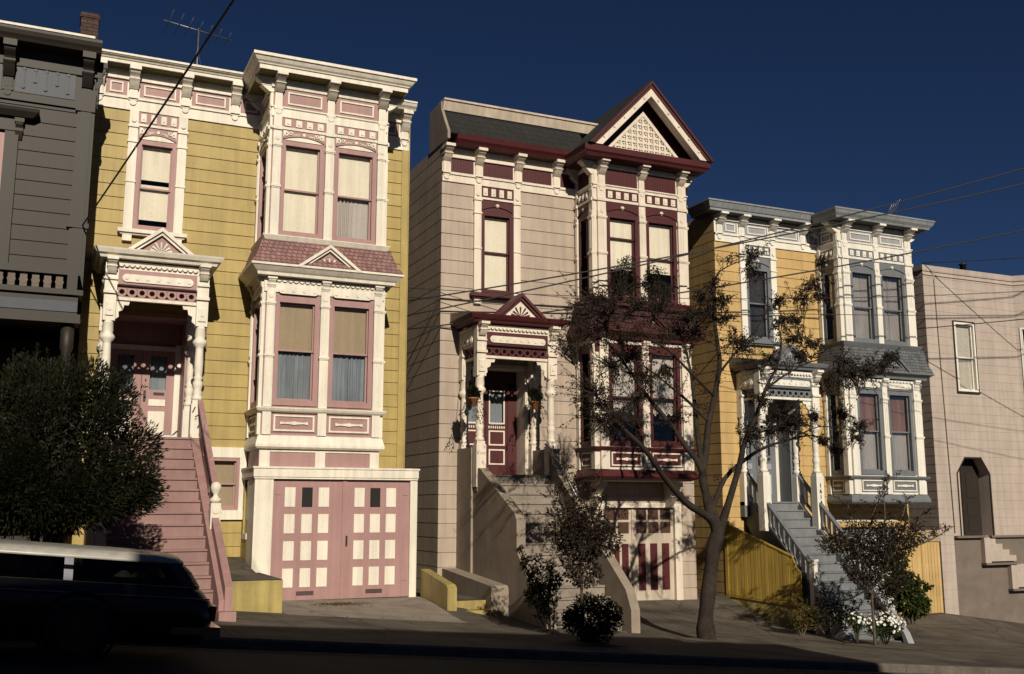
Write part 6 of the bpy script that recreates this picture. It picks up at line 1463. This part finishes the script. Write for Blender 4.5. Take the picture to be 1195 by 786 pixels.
    for (x, y, r_) in ((-.98, .42, .07), (-.85, .45, .06), (-.72, .4, .055), (-.62, .45, .04)):
        P = [(Vector((x, y, .90)) + Vector((math.cos(t) * r_ * 1.4, math.sin(t) * r_, 0)) * rn.uniform(.7, 1.2)) for t in [k * .8 for k in range(8)]]
        top = Vector((x, y, .90 + r_ * 1.3))
        for k in range(8): m.quadpts([P[k], P[(k + 1) % 8], top])
        m.quadpts(P[::-1])
    o = m.build('crumpled_cloth', 'paper', recalc=False); g = math.atan(.088)
    o.location = root.location + Vector((-0, 0, 0)); o.rotation_euler = root.rotation_euler; tag(o, 'crumpled pale cloth lying behind the rear side window of the wagon', 'cloth')
wagon()

# ------------------------------------------------------------------ aerials and cables
def antenna(label, c, boom, els, zroof, ang=0):
    root = thing('tv_antenna', label, 'antenna', (c[0], c[1], zroof), 'television aerials on the roofs'); x, y, z = c
    m = MB(); m.tube([(x, y, zroof), (x, y, z + .06)], .02, n=6); m.build('mast', 'alu', root)
    m = MB(); d = Vector(boom).normalized(); L_ = Vector(boom).length
    m.tube([Vector(c) - d * L_ / 2, Vector(c) + d * L_ / 2], .014, n=5); n_ = Vector((d.y, -d.x, 0)).normalized()
    for i in range(els):
        p = Vector(c) - d * L_ / 2 + d * L_ * (i + .5) / els; w = .42 - .03 * i; v = (n_ * math.cos(ang) + Vector((0, 0, 1)) * math.sin(ang)); m.tube([p - v * w, p + v * w], .008, n=4)
    m.build('boom', 'alu', root)
    m = MB(); m.tube([(x - .35, y, zroof), (x, y, z - .45), (x + .35, y, zroof)], .006, n=4); m.build('stay', 'alu', root)
antenna('thin television aerial with a long boom above the mustard house roof', (2.73, 25.0, 11.72), (1.7, .35, -.05), 7, 9.45, .35)
antenna('short tilted television aerial above the grey-blue bay cornice', (25.2 - 1.2 + .1, 24.0, 9.35), (.55, 0, .42), 4, 8.15, .9)
def cable(label, p, q, sag, r=.013):
    pts = []; p, q = Vector(p), Vector(q); 
    for i in range(25):
        t = i / 24; v = p.lerp(q, t); v.z -= sag * 4 * t * (1 - t); pts.append(v)
    m = MB(); m.tube(pts, r, n=5); o = m.build('overhead_cable', 'cable'); tag(o, label, 'cable', 'overhead cables'); base_at(o, p); return o
cable('black cable slanting down across the mustard house to the dark house', (.34, 21.28, 5.50), (3.66, -3.3, 6.84), .12, .016)
cable('highest of the overhead cables sloping across the golden house to the right edge', (7.60, 23.1, 4.56), (30.25, 15, 11.3), .35, .019)
cable('second highest overhead cable crossing the grey-blue cornice to the right edge', (7.60, 23.1, 4.92), (30.25, 15, 10.5), .35, .019)
cable('overhead cable crossing the grey-blue bay frieze, third from the top at the right edge', (7.60, 23.1, 4.23), (30.25, 15, 9.15), .45, .019)
cable('short overhead cable meeting the parapet corner of the plain pinkish house', (24.10, 22.88, 7.45), (30.2, 15, 7.2), .1, .015)
cable('overhead cable crossing the plain house window just under its head', (22.85, 22.3, 5.2), (30.2, 15, 5.75), .06, .014)
cable('thin nearly level overhead cable across the upper beige wall', (7.60, 23.1, 5.25), (30.2, 15, 6.3), .55, .009)
cable('thin lowest overhead cable across the beige house below its upper window', (7.60, 23.1, 5.02), (30.2, 15, 5.2), .35, .009)
r_ = thing('utility_pole', 'tall wooden utility pole beyond the right edge carrying the overhead cables', 'utility pole', (30.25, 15, gz(30.25, 15)))
m = MB(); m.tube([(30.25, 15, gz(30.25, 15) - .1), (30.25, 15, 12)], [.17, .12], n=12); m.build('post', 'twig', r_)
m = MB(); m.box(30.19, 30.31, 14, 16, 11.2, 11.32); m.box(30.19, 30.31, 14.2, 15.8, 10.4, 10.5); m.build('crossarm', 'twig', r_)
m = MB()
for y in (14.1, 14.6, 15.4, 15.9): m.lathe(30.25, y, [(.03, 11.32), (.05, 11.36), (.03, 11.42), (.05, 11.46), (.02, 11.5)], n=8)
m.build('insulator', 'white_panel', r_)

# ------------------------------------------------------------------ the row across the street (behind the camera) whose roofs shade the roadway
def opposite(label, x0, x1, zt, col, trimc, yb=-3.2, gable=None):
    root = thing('row_house', label, 'house', (x0, yb, zs(x0)), 'row houses across the street'); f = Fr(x1, yb, -1, 0); w = x1 - x0
    hs = []; fl = zs((x0 + x1) / 2)
    for zz in (fl + 1.0, fl + 4.2):
        if zz + 1.9 > zt: continue
        k = max(2, int(w / 2.3))
        for i in range(k):
            c = w * (i + .5) / k; hs.append((c - .45, c + .45, zz, zz + 1.8))
    m = MB(); siding(m, f, 0, w, fl - 1.5, zt, hs, h=.25); siding(m, left_side(x0, yb), -12 + 12, 0, fl, fl + .01)
    siding(m, Fr(x0, yb, 0, -1), 0, 11, fl - 1.5, zt, h=.25); siding(m, Fr(x1, yb - 11, 0, 1), 0, 11, fl - 1.5, zt, h=.25); siding(m, Fr(x0, yb - 11, 1, 0), 0, w, fl - 1.5, zt, h=.25)
    m.build('wall', col, root, recalc=False)
    m = MB(); m.box(x0, x1, yb - 11, yb, zt - .15, zt - .05); m.build('roof', 'tar', root)
    m = MB(); m.fb(f, -.05, w + .05, -.2, .35, zt - .1, zt + .12); m.fb(f, 0, w, 0, .2, zt - .3, zt - .1); m.build('cornice', trimc, root)
    for a0, a1, z0, z1 in hs: window(root, f, a0, a1, z0, z1, (z0 + z1) / 2, trimc, trimc, ('blind', 'blind'), ('curtain', 'white_curtain'))
    return root
opposite('low grey-blue house across the street from the dark house', -12, -1.0, 6.8, 'paleblue', 'white')
h = opposite('beige house across the street from the mustard house', -.95, 3.3, 7.9, 'beige', 'white')
m = MB(); m.box(-.94, -.05, -4.2, -3.3, 7.5, 8.6); m.build('chimney', 'brick', h); m = MB(); m.fb(Fr(3.3, -3.2, -1, 0), 1.6, 2.9, -.4, .1, 7.6, 8.15); m.build('parapet', 'white', h)  # unseen chimney and parapet step added to shape shade on wagon and pavement
opposite('pale house across the street from the beige house', 3.35, 8.6, 7.85, 'gold', 'white')
opposite('low stucco house across the street from the golden house', 8.65, 11.0, 7.5, 'stucco', 'white')
opposite('single-storey house across the street from the plain house', 11.05, 20, 2.6, 'stucco', 'white')

# ------------------------------------------------------------------ light
AZ, EL = R(7), R(27)
to_sun = Vector((-math.sin(AZ) * math.cos(EL), -math.cos(AZ) * math.cos(EL), math.sin(EL)))
sl_ = bpy.data.lights.new('sun', 'SUN'); so = bpy.data.objects.new('sun', sl_); COL.objects.link(so)
so.rotation_euler = to_sun.to_track_quat('Z', 'Y').to_euler(); sl_.energy = 4.9; sl_.angle = R(.53); sl_.color = (1.0, .90, .74)
nt = world.node_tree; bg = nt.nodes['Background']; sky = nt.nodes.new('ShaderNodeTexSky'); sky.sky_type = 'NISHITA'; sky.sun_disc = False
sky.sun_elevation = EL; sky.sun_rotation = R(180 + 8); sky.altitude = 1500; sky.air_density = .6; sky.dust_density = .15; sky.ozone_density = 4.0
hsv = nt.nodes.new('ShaderNodeHueSaturation'); hsv.inputs['Hue'].default_value = .507; hsv.inputs['Saturation'].default_value = 1.1; hsv.inputs['Value'].default_value = .50
nt.links.new(sky.outputs[0], hsv.inputs['Color']); nt.links.new(hsv.outputs[0], bg.inputs[0]); bg.inputs[1].default_value = .05
# ------------------------------------------------------------------ camera
cd = bpy.data.cameras.new('camera'); co = bpy.data.objects.new('camera', cd); COL.objects.link(co); scene.camera = co
cd.sensor_width = 36; cd.lens = 36 * 1200 / 1195; cd.clip_end = 2000; cd.clip_start = .05
co.location = (0, 0, 0); co.rotation_euler = (R(90) + math.atan(201 / 1200), 0, -R(24.24))
scene.render.engine = 'CYCLES'; scene.render.resolution_x = 1024; scene.render.resolution_y = 674
scene.cycles.max_bounces = 6; scene.cycles.diffuse_bounces = 2; scene.cycles.transparent_max_bounces = 12
vs = scene.view_settings; vs.view_transform = 'Standard'; vs.look = 'None'; vs.exposure = 0; vs.gamma = 1; vs.use_curve_mapping = False
